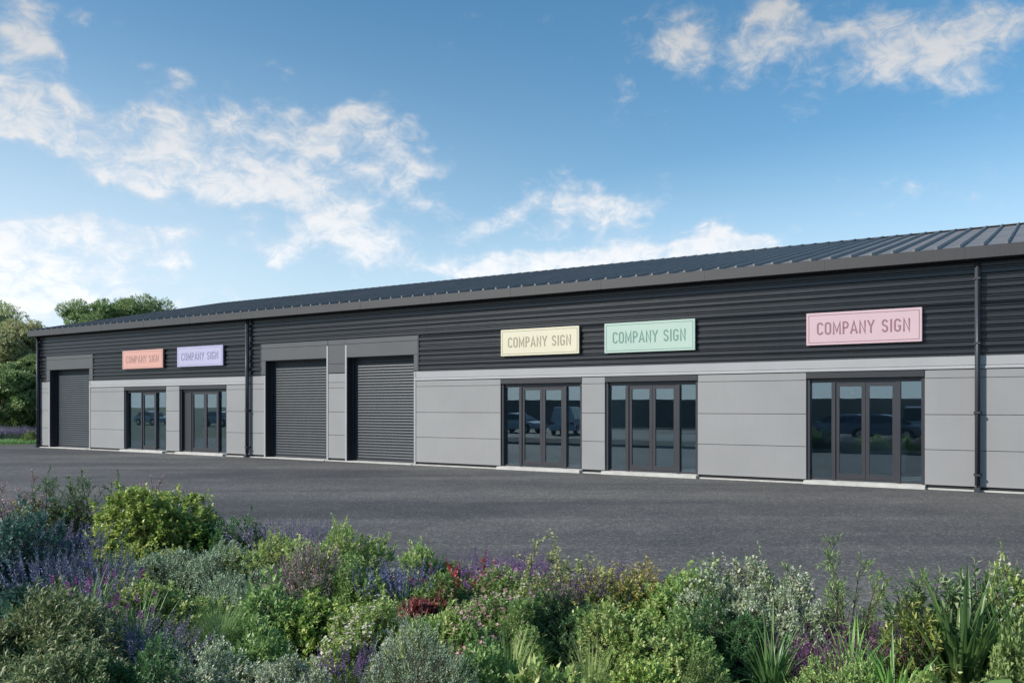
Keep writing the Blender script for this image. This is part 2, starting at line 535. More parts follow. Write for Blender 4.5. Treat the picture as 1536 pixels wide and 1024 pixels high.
M_SOIL = soil_mat()
M_GRASSGROUND = ground_mat()
M_CONC = concrete_mat('pale_concrete', (.50, .49, .46))
M_KERB = concrete_mat('grey_kerb_concrete', (.24, .24, .23))
sheet('ground', [(-2500, -2500), (2500, -2500), (2500, 2500), (-2500, 2500)], -0.004, M_GRASSGROUND)
BED_N = 14.55         # distance of the planting bed's far edge from the facade
yard = [wall_pt(-3.2, 70), wall_pt(-3.2, -2), wall_pt(-0.4, -2), wall_pt(-0.4, 0.0), wall_pt(90, 0.0), wall_pt(90, 70)]
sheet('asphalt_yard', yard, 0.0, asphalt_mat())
# the bed the camera looks over, with a kerb round it
b0, b1, b2, b3 = (wall_pt(8, BED_N), wall_pt(46, BED_N), wall_pt(46, 21.4), wall_pt(8, 21.4))
bed = MB()
bed.add([(p.x, p.y, z) for z in (0.0, 0.05) for p in (b0, b1, b2, b3)], [(4, 5, 6, 7), (0, 1, 5, 4), (1, 2, 6, 5), (2, 3, 7, 6), (3, 0, 4, 7)])
tag(bed.build('planting_bed', M_SOIL), kind='structure')
kb = MB()
def kerb_run(mb, a, b, w=0.11, h=0.12):
    d = (b - a).normalized(); s = Vector((-d.y, d.x, 0)) * w / 2
    n = max(1, int((b - a).length / 0.92))
    for i in range(n):
        p = a + (b - a) * (i / n) + d * 0.004; q = a + (b - a) * ((i + 1) / n) - d * 0.004
        c = Vector((0, 0, 1))
        vs = [p - s, q - s, q + s, p + s, p - s + c * h, q - s + c * h, q + s + c * h, p + s + c * h]
        mb.add(vs, [(0, 3, 2, 1), (4, 5, 6, 7), (0, 1, 5, 4), (1, 2, 6, 5), (2, 3, 7, 6), (3, 0, 4, 7)])
off = Vector((NX, NY, 0)) * -0.06
kerb_run(kb, b0 + off, b1 + off)
tag(kb.build('kerb', M_KERB, bevel=0.008), kind='structure')
# ------------------------------------------------------------------ the industrial building
M_DARK = painted('anthracite_cladding', (.0145, .016, .020), rough=.33, var=.10, scale=.7, bump=.12, dirt=.12)
M_TRIM = painted('anthracite_trim', (.034, .037, .043), rough=.45, var=.08)
M_FASCIA = painted('fascia_grey', (.040, .040, .042), rough=.5, var=.08, scale=.5, dirt=.1)
M_LIGHT = painted('pale_grey_panel', (.252, .253, .256), rough=.45, var=.06, scale=.5, bump=.08, dirt=.025, piece=.04)
M_LIGHT_TRIM = painted('pale_grey_trim', (.315, .318, .325), rough=.4, var=.04)
M_MID = painted('mid_grey_lintel', (.075, .078, .082), rough=.45, var=.05, bump=.06)
M_SHUT = painted('shutter_slate', (.024, .032, .040), rough=.45, var=.14, scale=1.6, metallic=.0, dirt=.12)
M_FRAME = painted('door_frame_grey', (.030, .031, .037), rough=.4, var=.06)
M_HEAD = painted('door_header_dark', (.024, .025, .029), rough=.45, var=.06)
M_ROOF = painted('slate_blue_roof_sheet', (.155, .148, .142), rough=.5, var=.18, scale=.8, metallic=.0, bump=.05)
M_BACK = painted('dark_backing', (.012, .012, .014), rough=.8)
M_PIPE = painted('downpipe_grey', (.042, .046, .054), rough=.38, var=.06)
M_INWALL = painted('interior_wall', (.66, .67, .68), rough=.8, var=.05)
M_INFLOOR = painted('interior_floor', (.42, .43, .45), rough=.45, var=.08)
M_STEEL = painted('brushed_steel', (.55, .55, .55), rough=.25, metallic=1.0)

def glass_mat(name, tint=(.74, .82, .86)):
    m, nt, out = new_mat(name)
    L = nt.links.new
    lw = N(nt, 'ShaderNodeLayerWeight'); lw.inputs['Blend'].default_value = .5
    pw = N(nt, 'ShaderNodeMath', operation='POWER'); pw.inputs[1].default_value = 4.0
    L(lw.outputs['Facing'], pw.inputs[0])
    fa = N(nt, 'ShaderNodeMath', operation='MULTIPLY_ADD'); fa.inputs[1].default_value = .85; fa.inputs[2].default_value = .17
    L(pw.outputs[0], fa.inputs[0])
    tr = N(nt, 'ShaderNodeBsdfTransparent'); tr.inputs['Color'].default_value = (*tint, 1)
    gl = N(nt, 'ShaderNodeBsdfGlossy'); gl.inputs['Roughness'].default_value = 0.0; gl.inputs['Color'].default_value = (.72, .90, 1, 1)
    tc = N(nt, 'ShaderNodeTexCoord')
    no = N(nt, 'ShaderNodeTexNoise'); no.inputs['Scale'].default_value = 1.3; no.inputs['Detail'].default_value = 1
    L(tc.outputs['Object'], no.inputs['Vector'])
    bp = N(nt, 'ShaderNodeBump'); bp.inputs['Strength'].default_value = .02; bp.inputs['Distance'].default_value = .02
    L(no.outputs['Fac'], bp.inputs['Height']); L(bp.outputs['Normal'], gl.inputs['Normal'])
    mx = N(nt, 'ShaderNodeMixShader')
    L(fa.outputs[0], mx.inputs['Fac']); L(tr.outputs[0], mx.inputs[1]); L(gl.outputs[0], mx.inputs[2])
    L(mx.outputs[0], out.inputs['Surface'])
    return m
M_GLASS = glass_mat('tinted_coated_glass')

S_END = 52.0
DEPTH = 21.8
bld = empty('industrial_building', ORG, ROT,
            'long dark grey industrial building of terraced units with pale panels, roller shutters and glazed doors', 'building')

ZB, ZCAP0, ZCAP1, ZTOP = 3.0875, 2.757, 2.835, 5.19
ROLLERS = [(S(75), S(134)), (S(398.5), S(490)), (S(520.5), S(621))]
DOORS = [(S(186), S(249)), (S(269), S(339.5)), (S(751), S(872.5)), (S(907.5), S(1046.5)), (S(1209.5), S(1387))]
R_TOP, D_TOP = 3.62, 2.752
FR = [(S(70), S(139)), (S(392), S(627))]     # smooth grey surrounds over the shutters
R_LINT, R_FTOP = 4.07, 4.24

# backing wall with the openings left free
bw = MB()
ops = sorted([(a, b, R_TOP) for a, b in ROLLERS] + [(a, b, D_TOP) for a, b in DOORS])
x = 0.02
for a, b, zt in ops:
    bw.box(x, a, 0.045, 0.32, 0.02, 5.3)
    bw.box(a, b, 0.045, 0.32, zt, 5.3)
    x = b
bw.box(x, S_END, 0.045, 0.32, 0.02, 5.3)
bw.box(0.02, 0.3, 0.32, DEPTH - .1, 0.02, 5.3)
bw.box(S_END - .3, S_END, 0.32, DEPTH - .1, 0.02, 5.3)
bw.box(0.3, S_END - .3, DEPTH - .35, DEPTH - .1, 0.02, 5.3)
bw.build('inner_wall', M_BACK, bld)

# profiled dark cladding above
def clad_profile(z0, z1):
    p = 0.158; prof = []
    z = z0; row = int(round(z0 * 10))
    while z < z1 - 1e-4:
        k = [(z, .036), (z + .022, .036), (z + .034, -.006), (z + .108, -.004), (z + .116, .022), (z + .130, .022), (z + .138, .0), (z + p - .010, .0)]
        fdep = (1, .6, 1.3, .85, 1.5, .7, 1.15)[row % 7]; row += 1
        for zz, yy in [(q, .036 + (w_ - .036) * fdep) for q, w_ in k]:
            if zz <= z1: prof.append((yy, zz))
        z += p
    prof.append((.03, z1))
    return prof
cl_ = MB()
def clad(s0, s1, z0, z1):
    # sheets are laid in lengths that lap each other
    n = max(1, int(round((s1 - s0) / 6.0)))
    for i in range(n):
        a = s0 + (s1 - s0) * i / n; b = s0 + (s1 - s0) * (i + 1) / n
        o = 0.0 if i % 2 == 0 else -0.0035
        cl_.strip([(y + o, z) for y, z in clad_profile(z0, z1)], a, b)
clad(0.10, FR[0][0], ZB, 4.2411)
clad(FR[0][1], FR[1][0], ZB, 4.2411)
clad(FR[1][1], S_END, ZB, 4.2411)
clad(0.10, S_END, 4.2425, 4.2425 + .158 * 6)
o = cl_.build('dark_cladding', M_DARK, bld, fix=False)
# closers at the ends of the cut sheets and flashing between the storeys
fl = MB()
for s in (FR[0][0], FR[1][0]):
    fl.box(s - .035, s, -.012, .04, ZB, R_FTOP)
for s in (FR[0][1], FR[1][1]):
    fl.box(s, s + .035, -.012, .04, ZB, R_FTOP)
fl.box(0.1, FR[0][0] - .036, -.02, .04, ZB - .022, ZB - .002)
fl.box(FR[0][1] + .036, FR[1][0] - .036, -.02, .04, ZB - .022, ZB - .002)
fl.box(FR[1][1] + .036, S_END, -.02, .04, ZB - .022, ZB - .002)
fl.box(0.1, S_END, .001, .044, 4.2425 + .158 * 6 + .001, 5.3)
fl.build('cladding_flashing', M_TRIM, bld)

# smooth grey panels over the shutters
for (a, b), segs in ((FR[0], [(FR[0][0], FR[0][1])]), (FR[1], [(S(392), S(492)), (S(492), S(518)), (S(518), S(627))])):
    mb = MB()
    for i, (u, v) in enumerate(segs):
        mid = (len(segs) == 3 and i == 1)
        if mid:
            mb.chbox(u + .004, v - .004, -.002, .04, ZB + .004, 3.40, .004)
            mb.chbox(u + .004, v - .004, -.002, .04, 3.408, R_LINT, .004)
            mb.chbox(u + .004, v - .004, -.002, .04, R_LINT + .008, R_FTOP, .004)
        else:
            a2 = min([r for r in ROLLERS if r[0] > u - .5], key=lambda r: r[0])
            mb.chbox(u + .004, v - .004, -.010, .04, R_TOP + .002, R_LINT, .005)
            mb.chbox(u + .004, v - .004, -.010, .04, R_LINT + .008, R_FTOP, .005)
            mb.chbox(u + .004, a2[0] - .003, -.010, .04, ZB + .004, R_TOP - .004, .005)
            mb.chbox(a2[1] + .003, v - .004, -.010, .04, ZB + .004, R_TOP - .004, .005)
    mb.build('lintel_panel', M_MID, bld)

# pale panels below
ROWS = [(0.10, 0.905), (0.915, 1.715), (1.725, 2.557), (2.565, 2.752)]
bays = [(0.16, S(75) - .004, 0), (S(134) + .005, S(186), 1), (S(249), S(269), 1), (S(339.5), S(374), 1), (S(374) + .008, S(398.5) - .004, 0),
        (S(490) + .005, S(520.5) - .004, 0), (S(621) + .005, S(751), 1), (S(872.5), S(907.5), 1), (S(1046.5), S(1209.5), 1),
        (S(1387), S(1466), 1), (S(1466) + .008, S(1736), 1), (S(1736) + .008, S_END, 1)]
for a, b, full in bays:
    mb = MB()
    for z0, z1 in ROWS:
        mb.chbox(a + .004, b - .004, 0.0, .04, z0, z1, .006)
    if not full:
        mb.chbox(a + .004, b - .004, 0.0, .04, 2.760, ZB - .024, .006)
    mb.build('wall_panel', M_LIGHT, bld)
# light upper strip with its folded drip, in three runs
for a, b in ((S(134) + .005, S(374)), (S(621) + .005, S(1466)), (S(1466) + .008, S_END)):
    mb = MB()
    mb.chbox(a + .004, b - .004, -.004, .04, ZCAP1 + .006, ZB - .024, .006)
    mb.prism([(.04, ZCAP0 + .006), (-.006, ZCAP0 + .006), (-.030, ZCAP0 + .012), (-.030, ZCAP0 + .045), (-.006, ZCAP1), (.04, ZCAP1)], a + .004, b - .004)
    mb.build('panel_cap', M_LIGHT_TRIM, bld)
# pale corner strips beside the shutters
for s, z1 in ((S(75), ZB - .03), (S(134), ZB - .03), (S(398.5), ZB - .03), (S(490), 4.05), (S(520.5), 4.05), (S(621), ZB - .03)):
    mb = MB()
    left = any(abs(s - r[0]) < 1e-6 for r in ROLLERS)
    if left: mb.box(s - .085, s - .001, -.016, .03, .03, z1)
    else: mb.box(s + .001, s + .085, -.016, .03, .03, z1)
    mb.build('corner_strip', M_LIGHT_TRIM, bld, bevel=.006)
# slab edge
x = -0.05
for a, b in DOORS + [(S_END, 0)]:
    mb = MB(); mb.box(x, a, -.10, .30, -.05, .028); x = b
    mb.build('slab_edge', M_CONC, bld)

# left end: corner flashing
mb = MB()
mb.box(-.02, .10, -.03, .06, .03, 5.2)
mb.box(-.02, -.005, .06, 21.7, .03, 5.2)
mb.build('corner_flashing', M_TRIM, bld)

# ---------------- roller shutters
for (a, b) in ROLLERS:
    root = empty('roller_shutter', ((a + b) / 2, .31, 0)); root.parent = bld
    w = (b - a) / 2
    prof = []
    z = .10
    P_ = .098
    while z < R_TOP - .02:
        for t, d in ((0, .0), (.10, -.007), (.35, -.012), (.65, -.012), (.88, -.006), (.97, .001)):
            prof.append((d, z + t * P_))
        z += P_
    mb = MB(); mb.strip(prof, -w + .05, w - .05)
    mb.build('curtain', M_SHUT, root, fix=False)
    mb = MB(); mb.box(-w + .05, w - .05, -.03, .02, .03, .098); mb.build('bottom_rail', M_TRIM, root, bevel=.006)
    for sx in (-1, 1):
        mb = MB()
        x0, x1 = sorted((sx * (w - .001), sx * (w - .085)))
        mb.box(x0, x1, -.055, -.024, .03, R_TOP - .01)
        mb.build('guide_rail', M_TRIM, root, bevel=.005)
    for sx in (-1, 1):
        mb = MB()
        x0, x1 = sorted((sx * w, sx * (w - .012)))
        mb.box(x0, x1, -.3105, -.057, .03, R_TOP - .01)
        mb.build('jamb_lining', M_HEAD, root)
    mb = MB(); mb.box(-w, w, -.3105, -.03, R_TOP - .012, R_TOP + .001); mb.build('head_lining', M_HEAD, root)
    mb = MB(); mb.box(-w, w, -.45, .10, -.05, .032); mb.build('threshold', M_CONC, root, bevel=.008)

# ---------------- glazed entrance doors
def entrance(a, b, kind):
    root = empty('entrance_door', ((a + b) / 2, .16, 0)); root.parent = bld
    W = b - a; w = W / 2
    zt, zs = 2.60, .10            # underside of header, top of step
    y0, y1 = -.055, .055
    mb = MB(); mb.chbox(-w + .001, w - .001, -.175, .12, 2.602, D_TOP - .001, .006); mb.build('door_header', M_HEAD, root)
    fr = MB()
    fr.box(-w + .002, -w + .075, -.115, y1, zs, zt); fr.box(w - .075, w - .002, -.115, y1, zs, zt)
    fr.box(-w + .075, w - .075, y0, y1, 2.50, zt - .002)
    fr.box(-w + .075, w - .075, y0, y1, zs, zs + .045)
    gl = []; leaf = []; panel = []
    if kind == 4:
        m1, m2 = -w + W * .235, w - W * .215
        fr.box(m1 - .045, m1 + .045, y0 - .02, y1, zs, 2.50); fr.box(m2 - .045, m2 + .045, y0 - .02, y1, zs, 2.50)
        gl += [(-w + .075, m1 - .045, 0), (m2 + .045, w - .075, 0)]
        c = (m1 + m2) / 2
        leaf += [(m1 + .048, c - .004), (c + .004, m2 - .048)]
    elif kind == 3:
        m1, m2 = -w + W * .385, -w + W * .715
        fr.box(m1 - .03, m1 + .03, y0 - .02, y1, zs, 2.50); fr.box(m2 - .035, m2 + .035, y0 - .02, y1, zs, 2.50)
        gl += [(-w + .075, m1 - .03, 0), (m2 + .035, w - .075, 0)]
        leaf += [(m1 + .033, m2 - .038)]
    else:
        m0, m1, m2, m3 = -w + W * .045, -w + W * .215, -w + W * .51, -w + W * .79
        panel.append((-w + .075, m1 - .03))
        for m in (m1, m3): fr.box(m - .03, m + .03, y0 - .02, y1, zs, 2.50)
        leaf += [(m1 + .033, m2 - .003), (m2 + .003, m3 - .033)]
        gl += [(m3 + .03, w - .075, 0)]
    fr.build('door_frame', M_FRAME, root)
    for x0, x1, yy in gl:
        g = MB(); g.box(x0, x1, .004, .016, zs + .045, 2.50); g.build('side_pane', M_GLASS, root)
    for x0, x1 in panel:
        g = MB(); g.box(x0, x1, -.012, .02, zs + .045, 2.50); g.build('infill_panel', M_FRAME, root)
    for k, (x0, x1) in enumerate(leaf):
        st = .085
        lf = MB()
        ly0, ly1 = -.047, .012
        lf.box(x0, x0 + st, ly0, ly1, zs + .05, 2.49); lf.box(x1 - st, x1, ly0, ly1, zs + .05, 2.49)
        lf.box(x0 + st, x1 - st, ly0, ly1, zs + .05, zs + .17); lf.box(x0 + st, x1 - st, ly0, ly1, 2.40, 2.49)
        d = lf.build('door_leaf', M_FRAME, root)
        g = MB(); g.box(x0 + st, x1 - st, -.022, -.010, zs + .17, 2.40); g.build('leaf_pane', M_GLASS, root)
    st = MB(); st.box(-w - .03, w + .03, -.36, -.045, -.05, .085); st.box(-w + .001, w - .001, -.045, .20, -.05, .098)
    st.build('door_step', M_CONC, root, bevel=.008)
for (a, b), k in zip(DOORS, (3, 31, 4, 4, 4)):
    entrance(a, b, k)

# ---------------- eaves and roof
OV = .36
PITCH = math.radians(12.5)
TP = math.tan(PITCH)
mb = MB()   # box fascia that hides the gutter
mb.prism([(-OV, 5.185), (-OV - .014, 5.195), (-OV - .014, 5.452), (-OV - .002, 5.462), (-OV + .05, 5.462), (-OV + .05, 5.185)], -.28, S_END + .4)
# joints between fascia lengths
s = 2.6
while s < S_END:
    mb.box(s, s + .05, -OV - .018, -OV - .013, 5.20, 5.448); s += 3.0
mb.build('eaves_fascia', M_FASCIA, bld)
mb = MB(); mb.box(-.27, S_END + .4, -OV + .051, .044, 5.187, 5.20); mb.build('soffit', M_TRIM, bld)
rf = MB()
def roof_pts(r):  # r metres inward from the eave on the near slope
    return (-OV + r, 5.44 + r * TP)
R_RUN = 11.1
sx0, sx1 = -.26, S_END + .4
ey, ez = roof_pts(0); ry, rz_ = roof_pts(R_RUN)
by = ry + R_RUN
rf.add([(sx0, ey, ez), (sx1, ey, ez), (sx1, ry, rz_), (sx0, ry, rz_), (sx0, by, ez), (sx1, by, ez)], [(0, 1, 2, 3), (3, 2, 5, 4)])
rf.add([(sx0, ey, ez - .12), (sx1, ey, ez - .12), (sx1, ry, rz_ - .12), (sx0, ry, rz_ - .12), (sx0, by, ez - .12), (sx1, by, ez - .12)], [(3, 2, 1, 0), (4, 5, 2, 3)])
s = sx0 + .15
while s < sx1 - .05:       # standing ribs
    for (ya, za, yb, zb) in ((ey + .0, ez, ry, rz_), ):
        b0_, b1_, h_ = .036, .018, .078
        rf.add([(s - b0_, ya, za + .001), (s - b1_, ya, za + h_), (s + b1_, ya, za + h_), (s + b0_, ya, za + .001),
                (s - b0_, yb, zb + .001), (s - b1_, yb, zb + h_), (s + b1_, yb, zb + h_), (s + b0_, yb, zb + .001)],
               [(0, 1, 5, 4), (1, 2, 6, 5), (2, 3, 7, 6), (0, 3, 2, 1)])
    s += .46
roof = rf.build('roof', M_ROOF, bld, fix=False)
mb = MB(); mb.prism([(ry - .22, rz_ - .22 * TP + .046), (ry, rz_ + .06), (ry + .22, rz_ - .22 * TP + .046)], sx0, sx1); mb.build('ridge_cap', M_ROOF, roof)
mb = MB()   # verge trim on the far gable, and the gable walls
mb.add([(sx0 - .01, ey, ez - .14), (sx0 - .01, ey, ez + .05), (sx0 - .01, ry, rz_ + .05), (sx0 - .01, ry, rz_ - .14),
        (sx0 + .03, ey, ez - .14), (sx0 + .03, ey, ez + .05), (sx0 + .03, ry, rz_ + .05), (sx0 + .03, ry, rz_ - .14)],
       [(0, 1, 2, 3), (7, 6, 5, 4), (1, 5, 6, 2), (0, 3, 7, 4), (0, 4, 5, 1), (3, 2, 6, 7)])
mb.build('verge_trim', M_FASCIA, roof)
mb = MB()
for sx in (.02, S_END - .25):
    mb = MB(); mb.prism([(.06, 5.3), (DEPTH - .1, 5.3), (ry, rz_ - .14)], sx, sx + .23)
    mb.build('gable_wall', M_TRIM, bld)

# ---------------- downpipes
def downpipe(s, w, d, gap, lite=False):
    root = MB()
    root.box(s - w / 2, s + w / 2, -gap - d, -gap, .10, 5.186)
    o = root.build('downpipe', M_PIPE, bld, bevel=min(w, d) * .3, smooth=True)
    for z in (.35, 1.75, 3.3, 4.75):
        m = MB(); m.box(s - w / 2 - .03, s + w / 2 + .03, -gap + .001, .03, z, z + .05)
        m.box(s - w / 2 - .006, s + w / 2 + .006, -gap - d - .006, -gap, z + .004, z + .046)
        m.build('pipe_bracket', M_TRIM, o)
    m = MB(); m.box(s - w / 2 - .01, s + w / 2 + .01, -gap - d - .05, -gap + .01, -.02, .105); m.build('pipe_shoe', M_PIPE, o, bevel=.012)
downpipe(S(60) + .02, .11, .13, .05)
downpipe(S(374.5), .13, .14, .05)
downpipe(S(1466.8), .105, .13, .06)

# ---------------- interior shell behind the glass
mb = MB(); mb.box(.32, S_END - .32, .33, DEPTH - .4, -.05, .06); mb.build('floor_slab', M_INFLOOR, bld)
mb = MB(); mb.box(.32, S_END - .32, .33, 9.0, 2.90, 2.98); mb.build('interior_ceiling', M_INWALL, bld)
mb = MB()
for s in (S(160), S(259), S(371), S(640), S(890), S(1130), S(1450)):
    mb.box(s - .07, s + .07, .33, 6.0, .06, 2.90)
mb.box(.32, S_END - .32, 6.0, 6.15, .06, 2.90)
mb.build('partition_wall', M_INWALL, bld)

def arc(cx, cy, rx, ry, a0, a1, n=7):
    return [(cx + rx * math.cos(math.radians(a0 + (a1 - a0) * i / n)), cy + ry * math.sin(math.radians(a0 + (a1 - a0) * i / n))) for i in range(n + 1)]
GLYPH = {   # condensed capitals as strokes in a box .52 wide and 1 high
 'C': (.50, [arc(.25, .76, .19, .18, 0, 90) + arc(.25, .76, .19, .18, 90, 180)[1:] + arc(.25, .24, .19, .18, 180, 360)]),
 'O': (.50, [arc(.25, .76, .19, .18, 0, 180) + arc(.25, .24, .19, .18, 180, 360) + [(.44, .76)]]),
 'M': (.64, [[(.07, 0), (.07, .96), (.32, .22), (.57, .96), (.57, 0)]]),
 'P': (.48, [[(.07, 0), (.07, .94), (.24, .94)] + arc(.24, .71, .18, .23, 90, -90)[1:] + [(.07, .48)]]),
 'A': (.54, [[(.03, 0), (.27, .97), (.51, 0)], [(.12, .28), (.42, .28)]]),
 'N': (.52, [[(.07, 0), (.07, .96), (.45, .04), (.45, 1.0)]]),
 'Y': (.50, [[(.02, 1.0), (.25, .46), (.48, 1.0)], [(.25, .46), (.25, 0)]]),
 'S': (.48, [arc(.24, .74, .17, .20, 10, 180) + arc(.24, .70, .17, .17, 180, 250)[1:] + [(.24, .52), (.32, .46)] + arc(.24, .28, .18, .22, 50, -170)]),
 'I': (.18, [[(.09, 0), (.09, 1.0)]]),
 'G': (.52, [arc(.25, .76, .19, .18, 0, 180) + arc(.25, .24, .19, .18, 180, 360) + [(.44, .44), (.28, .44)]]),
}
def lettering(text, w, h, z0, y, mat, parent):
    sp, th = .13, .125
    total = sum((GLYPH[ch][0] if ch != ' ' else .30) + sp for ch in text) - sp
    kx = w / total
    mb = MB(); x = 0.0; layer = 0
    for ch in text:
        if ch == ' ':
            x += .30 + sp; mb.build('lettering', mat, parent); mb = MB(); continue
        gw, strokes = GLYPH[ch]
        for st in strokes:
            layer += 1
            n = len(st); P = [Vector(((x + p[0]) * kx - w / 2, p[1] * h)) for p in st]
            hw = th * kx / 2 * 1.05
            L_, R_ = [], []
            for i in range(n):
                d0 = (P[i] - P[i - 1]).normalized() if i else None
                d1 = (P[i + 1] - P[i]).normalized() if i < n - 1 else None
                if d0 is None or d0.length == 0: d0 = d1
                if d1 is None or d1.length == 0: d1 = d0
                n0, n1 = Vector((-d0.y, d0.x)), Vector((-d1.y, d1.x))
                m = n0 + n1
                if m.length < .25: m = n0
                m.normalize(); k = min(2.2, 1 / max(.3, m.dot(n0)))
                L_.append(P[i] + m * hw * k); R_.append(P[i] - m * hw * k)
            y1 = y - .004 - .0004 * (layer % 2)
            for i in range(n - 1):
                q = [L_[i], L_[i + 1], R_[i + 1], R_[i]]
                vs = [(v.x, y, v.y + z0) for v in q] + [(v.x, y1, v.y + z0) for v in q]
                mb.add(vs, [(4, 5, 6, 7), (0, 1, 5, 4), (2, 3, 7, 6)] + ([(3, 0, 4, 7)] if i == 0 else []) + ([(1, 2, 6, 5)] if i == n - 2 else []))
        x += gw + sp
    mb.build('lettering', mat, parent)

# ------------------------------------------------------------------ company signs
def sign(px0, px1, z0, z1, face, ink, label):
    a, b = S(px0), S(px1)
    c = wall_pt((a + b) / 2, .035, z0)
    root = empty('company_sign', c, ROT, label, 'sign', 'company signs on the dark cladding')
    W = (b - a); w = W / 2; H = z1 - z0
    mf = painted('sign_face', face, rough=.4, var=.025, scale=1.5)
    mi = painted('sign_ink', ink, rough=.5, var=.05)
    mb = MB(); mb.box(-w, w, -.07, -.002, 0, H); mb.build('sign_panel', mf, root, bevel=.006)
    # inset line
    g, t, y = .055, .013, -.073
    mb = MB()
    mb.box(-w + g, w - g, y, -.0695, g, g + t); mb.box(-w + g, w - g, y, -.0695, H - g - t, H - g)
    mb.box(-w + g, -w + g + t, y, -.0695, g + t, H - g - t); mb.box(w - g - t, w - g, y, -.0695, g + t, H - g - t)
    mb.build('border_line', mi, root)
    lettering('COMPANY SIGN', W * .805, H * .385, H * .315, -.0702, mi, root)
sign(187, 247.5, 3.51, 4.285, (.57, .31, .26), (.32, .19, .16), 'coral company sign, the farthest left on the dark cladding')
sign(269, 337.5, 3.51, 4.30, (.40, .38, .54), (.21, .20, .32), 'lilac company sign on the dark cladding beside the coral sign')
sign(754, 871, 3.44, 4.24, (.58, .55, .41), (.28, .26, .18), 'pale yellow company sign on the dark cladding')
sign(909, 1044.5, 3.415, 4.25, (.37, .48, .42), (.12, .24, .20), 'mint green company sign on the dark cladding')
sign(1211, 1384, 3.415, 4.208, (.51, .37, .40), (.24, .12, .15), 'pink company sign, the largest and nearest on the dark cladding')
# ------------------------------------------------------------------ plants: leaves, blades and twigs as numpy batches
def unit(a):
    return a / np.maximum(np.linalg.norm(a, axis=-1, keepdims=True), 1e-9)
UP = np.array([0., 0., 1.])

class PM:
    """one plant mesh: vertex and face batches, triangles padded as quads are kept apart"""
    def __init__(s): s.V = []; s.Q = []; s.n = 0
    def add(s, V, Q):
        s.V.append(V.reshape(-1, 3)); s.Q.append(Q + s.n); s.n += V.reshape(-1, 3).shape[0]
    def mesh(s, name):
        V = np.concatenate(s.V); Q = np.concatenate(s.Q)
        me = bpy.data.meshes.new(name)
        me.vertices.add(len(V)); me.vertices.foreach_set('co', V.astype(np.float32).ravel())
        me.loops.add(Q.size); me.loops.foreach_set('vertex_index', Q.astype(np.int32).ravel())
        me.polygons.add(len(Q)); me.polygons.foreach_set('loop_start', (np.arange(len(Q)) * 4).astype(np.int32))
        me.update(calc_edges=True)
        return me

def leaves(pm, p, d, nr, L, W, fold=.18, curl=.15, widest=.45):
    """p, d, nr: base, direction and upper side of each leaf"""
    d = unit(d); nr = unit(nr - d * (nr * d).sum(1, keepdims=True)); sd = np.cross(d, nr)
    L = L[:, None]; W = W[:, None]
    mid = p + d * L * .5 - nr * W * fold * .5
    lf = p + d * L * widest + sd * W * .5 + nr * W * fold
    rt = p + d * L * widest - sd * W * .5 + nr * W * fold
    tip = p + d * L * (1 - .15 * curl) - nr * L * curl
    V = np.stack([p, lf, tip, rt, mid], 1)
    n = len(p); b = (np.arange(n) * 5)[:, None]
    Q = np.concatenate([b + np.array([0, 4, 2, 1]), b + np.array([0, 3, 2, 4])], 0)
    pm.add(V, Q)

def round_leaves(pm, p, d, nr, L, W, cup=.12):
    """broad paddle leaves with a midrib"""
    K = 7
    d = unit(d); nr = unit(nr - d * (nr * d).sum(1, keepdims=True)); sd = np.cross(d, nr)
    t = np.linspace(0, 1, K)
    wp = np.array([.10, .62, .92, 1.0, .88, .58, .06])
    n = len(p)
    cen = p[:, None, :] + d[:, None, :] * (L[:, None] * t)[:, :, None] - nr[:, None, :] * (L[:, None] * (.22 * t ** 2))[:, :, None]
    off = (W[:, None] * wp * .5)[:, :, None]
    up = nr[:, None, :] * (W[:, None] * wp * cup)[:, :, None]
    wav = nr[:, None, :] * (W[:, None] * .04 * np.sin(t * 9)[None, :])[:, :, None]
    A = cen + sd[:, None, :] * off + up + wav
    B = cen - sd[:, None, :] * off + up - wav
    V = np.stack([A, cen, B], 2).reshape(n, K * 3, 3)
    qs = []
    for k in range(K - 1):
        for j in range(2):
            qs.append([k * 3 + j, k * 3 + j + 1, (k + 1) * 3 + j + 1, (k + 1) * 3 + j])
    Q = ((np.arange(n) * K * 3)[:, None, None] + np.array(qs)[None]).reshape(-1, 4)
    pm.add(V, Q)

